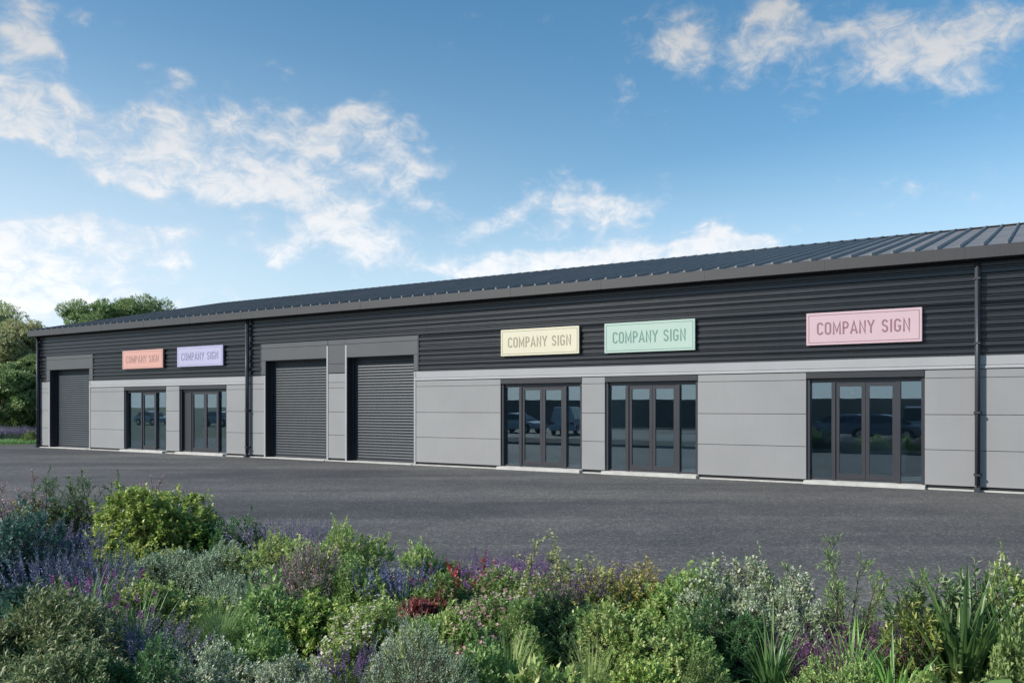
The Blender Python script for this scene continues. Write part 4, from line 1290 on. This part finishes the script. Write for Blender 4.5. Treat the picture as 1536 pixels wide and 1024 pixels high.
# ------------------------------------------------------------------ the planting bed, plant by plant
BP = [
 # back edge, from the left
 ('open_twig_red','twiggy_shrub',22,716,.98,1.0,'dark twiggy shrub with reddish sprigs at the far left back edge of the bed','shrub'),
 ('open_twig','twiggy_shrub',82,712,1.02,.95,'upright dark twiggy shrub in the middle of three along the far left back edge','shrub'),
 ('open_twig','twiggy_shrub',140,716,.98,1.15,'bushy dark twiggy shrub just left of the large yellow green bush','shrub'),
 ('fresh_bush','shrub',95,758,.55,1.2,'low bright green shrub under the dark twiggy shrubs','shrub'),
 ('mid_bush','shrub',176,752,.55,.9,'low mid green shrub between the twiggy shrubs and the yellow green bush','shrub'),
 ('open_twig_red','sprig',222,716,1.0,.6,'thin sprigs with tiny red flowers standing behind the large yellow green bush','plant'),
 ('gold_bush','yellow_green_bush',243,731,.92,1.35,'large glossy yellow green rounded bush at the edge of the asphalt','shrub'),
 ('dark_bush','shrub',345,782,.55,.75,'small dark green shrub on the right flank of the large yellow green bush','shrub'),
 ('lavender','lavender',420,768,.68,1.0,'pale lavender with thin spikes against the asphalt','lavender'),
 ('lavender','lavender',465,774,.64,.8,'sparser pale lavender spikes right of the larger lavender at the asphalt edge','lavender'),
 ('spiraea','yellow_green_shrub',398,806,.55,.95,'yellow green shrub in front of the pale lavender','shrub'),
 ('spiraea','yellow_green_shrub',500,791,.66,1.0,'taller cream flecked yellow green shrub right of the pale lavender','shrub'),
 ('spiky','spiky_plant',562,806,.55,.75,'spiky narrow leaved plant leaning over the asphalt','plant'),
 ('salvia_blue','salvia',598,836,.56,.75,'dusky blue salvia at the asphalt edge near the red flowers','flower'),
 ('fresh_bush','shrub',645,820,.58,.55,'small bright green shrub standing up at the asphalt edge','shrub'),
 ('penstemon','red_flowering_plant',668,838,.55,.7,'red flowering plant beside the small upright green shrub','flower'),
 ('penstemon','red_flowering_plant',712,830,.58,.7,'red flowering plant left of the purple salvia spikes','flower'),
 ('salvia_purple','salvia',748,822,.62,.75,'purple salvia with upright spikes against the asphalt','flower'),
 ('salvia_purple','salvia',785,828,.60,.55,'smaller purple salvia beside the tall cream sprig','flower'),
 ('tall_sprig','sprig',797,806,.82,.42,'tall single sprig with cream flowers rising above the back edge','plant'),
 ('airy_gold','airy_shrub',868,832,.58,.85,'airy yellow green shrub with cream tips at the back edge','shrub'),
 ('airy_ochre','airy_shrub',942,846,.55,.85,'airy shrub with ochre yellow tips at the back edge','shrub'),
 ('airy_gold','airy_shrub',905,846,.52,.75,'lower airy yellow shrub between the cream tipped and ochre tipped ones','shrub'),
 ('salvia_blue','salvia',1035,846,.56,.55,'thin blue spikes left of the large silver shrub','flower'),
 ('airy_ochre','airy_shrub',995,864,.48,.75,'small ochre tipped shrub left of the thin blue spikes','shrub'),
 ('silver_bush','silver_shrub',1150,838,.70,1.05,'large silver variegated shrub at the back edge','shrub'),
 ('silver_bush','silver_shrub',1085,872,.55,.75,'smaller silver variegated shrub left of the large silver one','shrub'),
 ('willowy','willowy_shrub',1268,818,.88,.78,'open willowy shrub with narrow leaves showing asphalt through it','shrub'),
 ('laurel','broad_leaved_shrub',1385,832,.82,.78,'broad leaved shrub with yellow green whorls right of the willowy shrub','shrub'),
 ('laurel','broad_leaved_shrub',1452,822,.86,.80,'tallest broad leaved shrub with upright dark whorls near the right edge','shrub'),
 ('whitefleck','white_flowering_shrub',1520,850,.74,.60,'white flowering shrub cut by the right edge of the photo','shrub'),
 # second row
 ('veronica','veronica',16,756,.78,.75,'pale pinkish lilac flower spikes at the left edge','flower'),
 ('blue_bush','blue_green_shrub',8,786,.75,.95,'dark blue green shrub cut by the left edge below the lilac spikes','shrub'),
 ('salvia_blue','salvia',88,786,.66,1.0,'deep blue salvia spikes between the blue green shrub and the yellow green bush','flower'),
 ('salvia_blue','salvia',62,820,.60,.8,'deep blue salvia in front of the taller blue salvia','flower'),
 ('iris_blue','blue_flowering_clump',156,818,.62,.75,'blue flowers over upright grassy leaves below the yellow green bush','flower'),
 ('gold_low','yellow_green_shrub',215,806,.55,.85,'low yellow green shrub under the large yellow green bush','shrub'),
 ('sage_bush','grey_sage_shrub',298,806,.60,1.05,'wide grey green feathery shrub below the yellow green bush','shrub'),
 ('sage_bush','grey_sage_shrub',362,850,.50,.75,'silvery feathery shrub right of the wide grey green one','shrub'),
 ('mauve_bush','mauve_shrub',452,832,.56,.75,'mauve shrub with tiny pink flowers among the green shrubs','shrub'),
 ('mid_bush','shrub',528,842,.54,.8,'mid green shrub right of the mauve shrub','shrub'),
 ('iris_blue','blue_flowering_clump',600,846,.55,.7,'blue violet flowers with strap leaves below the asphalt edge','flower'),
 ('mid_bush','shrub',672,862,.48,.75,'mid green shrub under the red flowering plants','shrub'),
 ('pinkbush','pink_flowering_shrub',748,856,.52,.85,'pink flowering green shrub below the purple salvia','shrub'),
 ('whitefleck','white_flowering_shrub',812,868,.50,.8,'white flecked shrub in the middle of the bed','shrub'),
 ('olive_bush','olive_shrub',890,864,.52,.85,'dense olive green shrub under the ochre tipped shrub','shrub'),
 ('fresh_bush','shrub',1000,866,.54,.9,'fresh green shrub right of the olive shrub','shrub'),
 ('mid_bush','shrub',1060,884,.50,.75,'mid green shrub in front of the smaller silver shrub','shrub'),
 ('silver_bush','silver_shrub',1188,882,.58,.65,'silver variegated shrub in front of the large silver one','shrub'),
 ('laurel_gold','broad_leaved_shrub',1370,880,.66,.6,'compact yellowish broad leaved shrub behind the dark strap leaves','shrub'),
 # third row
 ('iris_flower','iris',122,858,.58,.75,'magenta flowered iris with long dark leaves near the left edge','flower'),
 ('iris_flower','iris',200,890,.52,.7,'magenta flowered iris above the purple lavender','flower'),
 ('fresh_bush','shrub',250,872,.46,.7,'fresh green shrub between the iris and the silvery feathery shrub','shrub'),
 ('bronze_bush','bronze_shrub',52,878,.72,.85,'bronze green shrub with pale narrow leaves in the bottom left corner','shrub'),
 ('lavender_dark','lavender',228,922,.46,.75,'purple lavender clump left of the green grass tuft','lavender'),
 ('tuft','grass_tuft',325,898,.50,.62,'fine green grass tuft right of the purple lavender','grass'),
 ('bright_leaf','shrub',405,884,.50,.7,'leafy bright green plant right of the grass tuft','plant'),
 ('gold_low','yellow_green_shrub',480,880,.50,.8,'yellow green shrub below the mauve shrub','shrub'),
 ('whitefleck','white_flowering_shrub',556,902,.48,.75,'white flecked yellow green shrub left of the wine red plant','shrub'),
 ('wine_plant','wine_red_plant',628,896,.36,.5,'small plant with wine red leaves in the middle of the bed','plant'),
 ('wine_plant','wine_red_plant',672,886,.38,.45,'wine red leaved plant beside the pink flowers','plant'),
 ('pinkbush','pink_flowering_shrub',702,912,.46,.6,'pink flowering shrub above the grey rosemary mound','shrub'),
 ('fresh_bush','shrub',645,918,.44,.6,'fresh green shrub in front of the wine red plants','shrub'),
 ('mid_bush','shrub',775,910,.46,.65,'mid green shrub below the white flecked shrub','shrub'),
 ('dark_bush','shrub',848,900,.46,.65,'dark green shrub between the white flecked and spiky plants','shrub'),
 ('spiky','spiky_plant',880,916,.46,.6,'spiky pale bladed plant in the middle of the bed','plant'),
 ('fresh_bush','shrub',950,916,.48,.65,'light green shrub right of the pale spiky plant','shrub'),
 ('mid_bush','shrub',1022,924,.48,.65,'mid green shrub left of the arching strap plant','shrub'),
 ('dark_bush','shrub',1092,912,.46,.5,'dark green shrub behind the arching strap plant','shrub'),
 ('heather','heather',1222,926,.44,.62,'magenta heather between the silver shrub and the strap plants','flower'),
 ('heather','heather',1296,916,.44,.55,'magenta heather under the willowy shrub','flower'),
 ('strap_gold','strap_leaved_plant',1158,936,.47,.80,'arching yellow green strap leaved plant left of the heather','plant'),
 ('strap_small','strap_leaved_plant',1278,940,.46,.58,'upright bright strap leaves in front of the magenta heather','plant'),
 ('strap_dark','strap_leaved_plant',1440,878,.68,1.0,'large dark arching strap leaved clump at the right','plant'),
 ('strap_dark','strap_leaved_plant',1518,892,.62,.85,'dark strap leaved clump cut by the right edge','plant'),
 ('salvia_blue','salvia',128,828,.58,.8,'deep blue salvia just left of the blue flowers over grassy leaves','flower'),
 ('veronica','veronica',62,770,.72,.7,'lilac flower spikes right of the left edge spikes, behind the blue salvia','flower'),
 ('lavender_dark','lavender',175,905,.48,.7,'purple lavender between the two magenta irises','lavender'),
 ('pinkbush','pink_flowering_shrub',792,892,.48,.6,'pale pink flowering shrub below the white flecked shrub','shrub'),
 ('salvia_purple','salvia',905,842,.60,.6,'purple salvia among the airy yellow shrubs','flower'),
 ('heather','heather',1252,952,.40,.5,'magenta heather nearest to the camera, left of the upright bright strap leaves','flower'),
 ('pinkbush','pink_flowering_shrub',735,890,.46,.6,'pink flowering shrub between the wine red plants and the pale pink shrub','shrub'),
 ('mauve_bush','mauve_shrub',838,880,.48,.55,'small mauve shrub left of the dense olive green shrub','shrub'),
 ('veronica','veronica',150,846,.62,.6,'lilac flower spikes below the blue flowers over grassy leaves','flower'),
 # front
 ('bronze_bush','bronze_shrub',118,950,.56,.6,'lower bronze green shrub right of the corner bronze shrub','shrub'),
 ('dark_bush','shrub',196,975,.46,.55,'dark shrub at the bottom under the purple lavender','shrub'),
 ('silver_bush','silver_shrub',312,968,.46,.55,'silver variegated shrub at the bottom below the grass tuft','shrub'),
 ('bright_leaf','shrub',395,950,.44,.5,'leafy green plant above the bottom silver shrubs','plant'),
 ('silver_bush','silver_shrub',446,978,.44,.5,'whitest silver variegated shrub at the bottom, left of the rosemary','shrub'),
 ('salvia_purple','salvia',524,964,.42,.4,'small dark purple salvia left of the rosemary mound','flower'),
 ('rosemary','rosemary',628,950,.52,.70,'round grey green rosemary mound at the bottom','shrub'),
 ('tuft_small','grass_tuft',765,950,.44,.55,'loose green grass right of the rosemary mound','grass'),
 ('bright_leaf','shrub',728,968,.42,.45,'leafy green plant between the rosemary and the loose grass','plant'),
 ('pale_broad','pale_leaved_plant',810,978,.42,.45,'pale broad leaved plant at the bottom, right of the loose grass','plant'),
 ('tuft_small','grass_tuft',888,968,.42,.45,'green grass tuft right of the pale broad leaved plant','grass'),
 ('gold_low','yellow_green_shrub',965,976,.42,.55,'small leaved yellow green shrub at the bottom, left of the arching strap plant','shrub'),
 ('mid_bush','shrub',1040,988,.40,.42,'mid green shrub at the bottom beside the arching strap plant','shrub'),
 ('mossy','low_shrub',1275,986,.36,.55,'bright mossy low shrub at the bottom below the upright strap leaves','shrub'),
 ('strap_small','strap_leaved_plant',1338,960,.46,.55,'narrow green strap leaves left of the paddle leaved plant','plant'),
 ('pale_broad','pale_leaved_plant',1396,1000,.36,.36,'small pale leaved plant between the strap leaves and the paddle leaves','plant'),
 ('paddle','paddle_leaved_plant',1464,968,.62,.62,'plant with large round paddle leaves at the bottom right','plant'),
 ('bright_leaf','shrub',1524,952,.50,.38,'glossy leafy green plant in the bottom right corner','plant'),
]
for (k, nm, px, yt, ht, wd, lab, cat) in BP:
    bed_plant(k, nm, px, yt, ht, wd * 1.12, lab, cat)

# low carpet that closes the soil between the plants
cov = PM()
n = 9000
s_ = rng.uniform(12, 44, n); nn = rng.uniform(BED_N + .1, 20.6, n)
gx = ORG.x + TX * s_ + NX * nn; gy = ORG.y + TY * s_ + NY * nn
keep = (gy > 2.9) & (np.abs(gx) < gy * .66 + .6)
gx, gy = gx[keep], gy[keep]; n = len(gx)
h = .07 + .13 * np.abs(np.sin(gx * 1.7 + 1) * np.cos(gy * 2.1)) + rng.uniform(0, .07, n)
base = np.stack([gx, gy, np.full(n, .05)], 1)
tip = base + np.stack([rng.normal(size=n) * .05, rng.normal(size=n) * .05, h], 1)
twig_leaves(cov, base, tip, 9, np.full(n, .045), np.full(n, .022), spread=1.1)
me = cov.mesh('ground_cover'); me.materials.append(ML['mid'])
tag(link('ground_cover', me), kind='stuff')

# ------------------------------------------------------------------ trees
def tree(name, X, Y, H, crownR, label, mat='tree', trunk=.22, lobes=14, per=900, L=.16, zlow=.28, seed=0, cat='tree', group=None, squash=1.0):
    r = np.random.default_rng(seed)
    root = empty(name, (X, Y, 0), 0, label, cat, group)
    lf = PM(); wood = MB()
    top = H * .62
    pts = [Vector((0, 0, -.1))]; 
    for i in range(1, 7):
        pts.append(Vector((r.normal() * .05 * i, r.normal() * .05 * i, top * i / 6)))
    wood.tube(pts, [trunk * (1.25 if i == 0 else 1 - .12 * i) for i in range(7)], 9)
    cz0, cz1 = H * zlow, H
    for i in range(lobes):
        f = (i + .5) / lobes
        a = i * 2.4 + r.normal() * .4
        zc = cz0 + (cz1 - cz0) * (f ** .8) * .9 + .2
        prof = math.sin(PI * min(.98, max(.12, (zc - cz0) / (cz1 - cz0) * .82 + .16))) ** .7
        rad = crownR * prof * r.uniform(.35, .85)
        c = np.array([math.cos(a) * rad, math.sin(a) * rad, zc])
        lr = crownR * r.uniform(.32, .52)
        if c[2] + lr * .75 > H: c[2] = H - lr * .75
        k0 = min(5, 1 + int(f * 5))
        st = pts[k0]
        mid = st.lerp(Vector(c), .55) + Vector((r.normal() * .15, r.normal() * .15, .1 * lr))
        wood.tube([st, mid, Vector(c)], [trunk * (.5 - .06 * k0), trunk * .22, trunk * .08], 6)
        n = int(per * (lr / (crownR * .42)) ** 2)
        d = unit(r.normal(size=(n, 3))); dep = 1 - r.uniform(0, 1, n) ** 2.2 * .75
        kk = r.normal(size=(4, 3)) * 3.0
        bump = 1 + .28 * np.sin(d @ kk.T + r.uniform(0, 6, 4)).mean(1) * 2
        tip = c + d * np.array([lr, lr, lr * .78 * squash]) * (dep * bump)[:, None]
        bs = tip - unit(d + UP * .2 + r.normal(size=(n, 3)) * .4) * (L * 2.2)
        twig_leaves(lf, bs, tip, 6, np.full(n, L), np.full(n, L * .55), spread=1.0, jit=.4)
        # a few branchlets inside the lobe
        for _ in range(6):
            e = unit(r.normal(size=3)) * lr * .8 + c
            wood.tube([Vector(c), Vector(e)], [trunk * .07, trunk * .02], 4, caps=False)
    me = lf.mesh('crown'); me.materials.append(ML[mat])
    link('crown', me, root)
    wood.build('trunk', M_BARK, root, smooth=True)
    return root

def at(px, Y): return ((px - 768) / F * Y, Y)
def hgt(y, Y): return EYE + (610 - y) * Y / F
x_, y_ = at(-18, 53); tree('tree', x_, y_, hgt(452, y_), 3.0, 'tall tree with yellowing leaves cut by the left edge of the photo', 'autumn', lobes=18, per=700, seed=3, zlow=.2)
x_, y_ = at(30, 50); tree('tree', x_, y_, hgt(478, y_), 1.75, 'slimmer yellowing tree just left of the building end', 'autumn', lobes=15, per=650, seed=5, zlow=.16, trunk=.15)
x_, y_ = at(6, 47.5); tree('tree', x_, y_, hgt(545, y_), 1.9, 'dense green small tree in front of the yellowing trees', 'tree', lobes=14, per=700, seed=8, zlow=.08, trunk=.13)
x_, y_ = at(50, 48.5); tree('tree', x_, y_, hgt(532, y_), 1.5, 'dense dark small tree behind the building corner', 'tree', lobes=14, per=700, seed=9, zlow=.06, trunk=.12)
x_, y_ = at(138, 66); tree('tree', x_, y_, hgt(449, y_), 2.6, 'green tree whose crown shows over the roof on the left', 'tree', lobes=14, per=800, seed=12)
x_, y_ = at(205, 68); tree('tree', x_, y_, hgt(442, y_), 3.2, 'wider green tree whose crown shows over the roof right of its neighbour', 'tree', lobes=18, per=800, seed=13)
x_, y_ = at(172, 71); tree('tree', x_, y_, hgt(449, y_), 2.4, 'green crown filling the gap between the two trees over the roof', 'hedge', lobes=12, per=700, seed=14)

for px_, Y_, top_, r_, m_, lab_, sd_ in ((-115, 58, 470, 3.0, 'tree', 'broad green tree well left of the yellowing trees', 21), (-235, 57, 490, 2.8, 'autumn', 'yellowing tree standing alone far left of the yard', 22),
                                   (-350, 60, 478, 3.2, 'tree', 'outermost green tree at the far left of the yard', 23)):
    x_, y_ = at(px_, Y_); tree('tree', x_, y_, hgt(top_, y_), r_, lab_, m_, lobes=14, per=450, L=.2, seed=sd_, zlow=.14)
# hedge that closes the view under those trees
def hedge(name, p0, p1, Hh, Wd, dens, L, label, mat='hedge', seed=1):
    r = np.random.default_rng(seed)
    p0 = np.array(p0); p1 = np.array(p1); ln = np.linalg.norm(p1 - p0)
    d = (p1 - p0) / ln; sd = np.array([-d[1], d[0]])
    n = int(dens * ln * (Hh * 2 + Wd))
    u = r.uniform(0, ln, n); t = r.uniform(0, 2 * Hh + Wd, n)
    side = np.where(t < Hh, -1, np.where(t < 2 * Hh, 1, 0))
    hh = np.where(side == -1, t, np.where(side == 1, t - Hh, Hh)); ww = np.where(side == 0, t - 2 * Hh - Wd / 2, side * Wd / 2)
    nrm_ = np.stack([sd[0] * side, sd[1] * side, (side == 0) * 1.0], 1)
    wob = 1 + .16 * np.sin(u * 1.3 + 1) * np.sin(u * .47) + r.normal(size=n) * .05
    P = np.stack([p0[0] + d[0] * u + sd[0] * ww * wob, p0[1] + d[1] * u + sd[1] * ww * wob, hh * wob], 1) - nrm_ * (r.uniform(0, 1, n) ** 2 * .25)[:, None]
    pm = PM()
    dr = unit(nrm_ + UP * .5 + r.normal(size=(n, 3)) * .4)
    twig_leaves(pm, P - dr * L * 1.8, P, 6, np.full(n, L), np.full(n, L * .55), spread=1.0)
    root = empty(name, (0, 0, 0), 0, label, 'hedge')
    me = pm.mesh('foliage'); me.materials.append(ML[mat]); link('foliage', me, root)
    core = MB()
    c = [p0 - sd * Wd * .28, p1 - sd * Wd * .28, p1 + sd * Wd * .28, p0 + sd * Wd * .28]
    core.add([(q[0], q[1], z) for z in (.0, Hh * .78) for q in c], [(0, 3, 2, 1), (4, 5, 6, 7), (0, 1, 5, 4), (1, 2, 6, 5), (2, 3, 7, 6), (3, 0, 4, 7)])
    core.build('stems', M_BARK, root)
    return root
hedge('hedge', at(-420, 53.5), at(62, 49.5), 2.9, 1.2, 26, .14, 'dark clipped hedge behind the lavender at the far left end of the building', seed=4)
# lavender border and grass strip at the end of the yard
gs = PM(); n = 5000
q0 = np.array([*at(-70, 43.2)]); q1 = np.array([*at(58, 43.2)])
f = rng.uniform(0, 1, n); P = q0 + (q1 - q0) * f[:, None] + np.stack([np.zeros(n), rng.uniform(0, 1.6, n)], 1)
blades(gs, np.stack([P[:, 0], P[:, 1], np.zeros(n)], 1), rng.uniform(0, 6.28, n), np.abs(rng.normal(size=n)) * .4, rng.uniform(.12, .3, n), np.full(n, .02), np.full(n, .8), 4)
me = gs.mesh('border_grass'); me.materials.append(ML['grass']); tag(link('border_grass', me), kind='stuff')
for i, px in enumerate((-32, -12, 8, 26, 44)):
    xx, yy = at(px, 44.9 - .25 * (i % 2))
    lv = ['lavender bush at the left edge of the photo, under the trees', 'pale lavender bush under the trees, second in from the left edge', 'pale lavender bush in the middle of the row under the trees',
          'pale lavender bush under the trees, second from the building corner', 'pale lavender bush next to the far building corner'][i]
    plant('lavender_far', 'lavender', xx, yy, .95, 1.35, lv, 'lavender', 'lavender bushes under the far left trees', zb=0)
xx, yy = at(50, 44.2); plant('mid_bush', 'low_shrub', xx, yy, .6, 1.1, 'low green shrub in front of the lavender at the building corner', 'shrub', zb=0)

# ------------------------------------------------------------------ what the glass mirrors: the car park behind the eye, a hedge, some trees
froot = empty('timber_fence', wall_pt(-10, 47), ROT, 'long dark timber fence that closes the car park, mirrored in the door glass', 'fence')
M_FENCE = painted('dark_stained_timber', (.17, .16, .15), rough=.8, var=.3, scale=3)
mb = MB()
for i in range(600):
    mb.box(i * .15, i * .15 + .142, -.012, .012, .03, 2.55)
mb.build('boards', M_FENCE, froot)
mb = MB()
for z in (.5, 2.1): mb.box(0, 90, .0125, .06, z, z + .09)
mb.build('rail', M_FENCE, froot)

def car(s, n, rz, paint, label, kind='hatch'):
    c = wall_pt(s, n)
    root = empty('parked_car', c, rz, label, 'car', 'cars parked across the yard and mirrored in the door glass')
    mp = painted('car_paint', paint, rough=.22, var=.02, spec=.6)
    Ln, w = 4.2, .87
    van = kind == 'van'
    h1 = .92 if not van else 1.05; h2 = 1.46 if not van else 1.9
    body = [(-2.1, .32), (-2.12, .62), (-2.02, .86), (-1.95, h1), (-.95, h1 + .02), (.9, h1), (1.55, h1 - .12), (2.0, .72), (2.1, .55), (2.08, .32),
            (1.72, .28), (1.66, .50), (1.48, .64), (1.28, .66), (1.08, .64), (.92, .50), (.86, .28), (-.86, .28), (-.92, .50), (-1.08, .64), (-1.28, .66), (-1.48, .64), (-1.66, .50), (-1.72, .28)]
    def loft(outline, ws, nm, mat, bevel=.03):
        mb = MB(); k = len(outline)
        vs = [(x, -wd, z) for (x, z), wd in zip(outline, ws)] + [(x, wd, z) for (x, z), wd in zip(outline, ws)]
        mb.add(vs, [(i, (i + 1) % k, k + (i + 1) % k, k + i) for i in range(k)] + [tuple(range(k - 1, -1, -1)), tuple(range(k, 2 * k))])
        return mb.build(nm, mat, root, bevel=bevel)
    loft(body, [w - (.05 if z > .8 else 0) for x, z in body], 'body', mp)
    if van: cab = [(-1.98, h1), (-1.93, h2 - .08), (-1.8, h2), (.55, h2), (.75, h2 - .06), (1.35, h1 - .06)]
    else: cab = [(-1.85, h1), (-1.5, h2 - .12), (-1.2, h2 - .02), (-.3, h2), (.25, h2 - .06), (1.15, h1 - .04)]
    loft(cab, [w - .06 - (z - h1) * .28 for x, z in cab], 'roof', mp)
    mg = M_GLASSCAR
    for sy in (-1, 1):
        mb = MB()
        xs = [(-1.55, -.75), (-.68, .2), (.26, .82)] if not van else [(-1.75, -.7), (-.6, .35), (.42, .9)]
        for a, b in xs:
            y1 = sy * (w - .052); y2 = sy * (w - .06 - (h2 - h1 - .12) * .28 + .008)
            zt = h2 - .12; bb = b - .32 if b > .5 else b; aa = a + .22 if a < -1.5 and not van else a
            mb.add([(a, y1, h1 + .05), (b, y1, h1 + .05), (bb, y2, zt), (aa, y2, zt)], [(0, 1, 2, 3)])
        mb.build('side_window', mg, root)
    mb = MB(); x0 = 1.12 if not van else 1.30; x1 = .36 if not van else .84
    mb.add([(x0 + .02, -w + .16, h1 + .03), (x0 + .02, w - .16, h1 + .03), (x1 + .02, w - .24, h2 - .11), (x1 + .02, -w + .24, h2 - .11)], [(0, 1, 2, 3)])
    mb.build('windscreen', mg, root)
    for wx in (-1.28, 1.28):
        for sy in (-1, 1):
            mb = MB(); mb.tube([(wx, sy * (w - .2), .31), (wx, sy * (w + .01), .31)], [.31, .31], 24); t = mb.build('tyre', M_RUBBER, root, bevel=.0)
            mb = MB(); mb.tube([(wx, sy * (w - .02), .31), (wx, sy * (w + .02), .31)], [.20, .19], 16); mb.build('rim', M_STEEL, t)
    for sy in (-1, 1):
        mb = MB(); mb.box(2.0, 2.10, sy * .62 - .16, sy * .62 + .16, .60, .73); mb.build('headlight', M_LAMP, root, bevel=.03)
        mb = MB(); mb.box(-2.125, -2.0, sy * .68 - .12, sy * .68 + .12, .66, .86); mb.build('tail_light', M_TAIL, root, bevel=.03)
M_RUBBER = painted('tyre_rubber', (.02, .02, .02), rough=.8)
M_GLASSCAR = painted('car_window', (.02, .025, .03), rough=.05, spec=.8)
M_LAMP = painted('headlamp_lens', (.7, .7, .7), rough=.1)
M_TAIL = painted('tail_lamp_red', (.35, .02, .02), rough=.2)
camS, camN = (-ORG.x) * TX + (-ORG.y) * TY, (-ORG.x) * NX + (-ORG.y) * NY
def mirrored(px, n):      # where something n metres off the facade must stand to show at px in the glass
    dx, dy = (px - 768) / F, 1.0
    ds, dn = dx * TX + dy * TY, dx * NX + dy * NY
    k = (-n - camN) / dn
    return camS + ds * k
for px, n_, rz, paint, lab, kd in (
        (775, 31, ROT + .1, (.45, .47, .50), 'silver car mirrored low in the yellow sign door', 'hatch'),
        (850, 30, ROT + PI + 1.3, (.55, .58, .62), 'white van mirrored in the yellow sign door', 'van'),
        (1255, 32, ROT + PI, (.20, .24, .30), 'grey car mirrored in the left leaf of the pink sign door', 'hatch'),
        (1330, 31, ROT + .15, (.10, .13, .18), 'dark blue car mirrored in the right leaf of the pink sign door', 'hatch'),
        (1375, 34, ROT + 1.5, (.50, .50, .50), 'pale car mirrored at the right side of the pink sign door', 'van'),
        (225, 33, ROT, (.40, .43, .46), 'silver car mirrored in the coral sign door', 'hatch'),
        (330, 33, ROT + .1, (.18, .22, .28), 'slate car mirrored in the lilac sign door', 'hatch')):
    car(mirrored(px, n_), n_, rz, paint, lab, kd)

# ------------------------------------------------------------------ a few things inside, seen through the glass
M_DESK = painted('desk_white', (.55, .56, .58), rough=.5)
M_DESKTOP = painted('desk_top_grey', (.20, .21, .23), rough=.4)
M_CHAIR = painted('chair_blue', (.05, .10, .20), rough=.7)
M_BRASS = painted('lamp_brass', (.6, .42, .16), rough=.3, metallic=.8)
def desk(s, y, w, label):
    root = empty('reception_desk', wall_pt(s, -y, .06), ROT, label, 'desk')
    mb = MB(); mb.box(-w, w, -.35, -.29, 0, 1.0); mb.build('front_panel', M_DESK, root, bevel=.008)
    mb = MB(); mb.box(-w - .03, w + .03, -.42, -.02, 1.002, 1.05); mb.build('counter_top', M_DESKTOP, root, bevel=.008)
    for sx in (-1, 1):
        mb = MB(); x0, x1 = sorted((sx * w, sx * (w - .05))); mb.box(x0, x1, -.288, .35, 0, 1.0); mb.build('side_panel', M_DESK, root, bevel=.006)
    mb = MB(); mb.box(-w + .05, w - .05, -.286, .38, .70, .74); mb.build('work_top', M_DESKTOP, root, bevel=.006)
def shelf(s, y, label):
    root = empty('shelf_unit', wall_pt(s, -y, .06), ROT, label, 'shelf')
    for sx in (-.5, .46): mb = MB(); mb.box(sx, sx + .04, -.2, .2, 0, 1.9); mb.build('side_panel', M_DESK, root)
    for z in (.04, .5, .96, 1.42, 1.86): mb = MB(); mb.box(-.459, .459, -.2, .2, z, z + .03); mb.build('shelf', M_DESK, root)
    mb = MB()
    for z in (.07, .53, .99, 1.45):
        x = -.43
        while x < .36:
            w = random.uniform(.03, .09); h = random.uniform(.2, .33)
            if random.random() < .8: mb.box(x, x + w, -.15, .1, z + .001, z + h)
            x += w + .006
    o = mb.build('binders', M_CHAIR, root); o['kind'] = 'stuff'
def chair(s, y, rz, label):
    root = empty('office_chair', wall_pt(s, -y, .06), ROT + rz, label, 'chair')
    mb = MB(); mb.box(-.23, .23, -.23, .23, .43, .50); mb.build('seat', M_CHAIR, root, bevel=.03)
    mb = MB(); mb.box(-.21, .21, .20, .25, .58, 1.0); mb.build('backrest', M_CHAIR, root, bevel=.03)
    mb = MB(); mb.tube([(0, 0, .06), (0, 0, .44)], [.03, .03], 8); mb.tube([(0, .2, .46), (0, .26, .62)], [.02, .02], 6); mb.build('column', M_TRIM, root)
    for k in range(5):
        a = k * 2 * PI / 5
        mb = MB(); mb.tube([(0, 0, .09), (math.cos(a) * .3, math.sin(a) * .3, .05)], [.022, .015], 6); mb.build('base_arm', M_TRIM, root)
desk(S(965), 3.2, 1.0, 'pale reception desk seen through the mint green sign door')
shelf(S(1015), 5.6, 'shelf unit with binders seen through the mint green sign door')
chair(S(830), 2.6, .4, 'blue office chair seen through the yellow sign door')
desk(S(1265), 4.2, .9, 'pale reception desk seen through the pink sign door')
shelf(S(222), 5.0, 'shelf unit with binders seen through the coral sign door')
desk(S(315), 3.0, .8, 'pale reception desk seen through the lilac sign door')
# wall lamp in the pink sign unit
root = empty('wall_lamp', wall_pt(S(1262), -1.3, 2.2), ROT, 'small gold hanging lamp seen through the pink sign door', 'lamp')
mb = MB(); mb.tube([(0, 0, .32), (0, 0, .7)], [.008, .008], 6); mb.build('cord', M_TRIM, root)
mb = MB(); mb.tube([(0, 0, 0), (0, 0, .1), (0, 0, .22), (0, 0, .32)], [.05, .11, .10, .02], 14); mb.build('lamp_shade', M_BRASS, root, smooth=True)
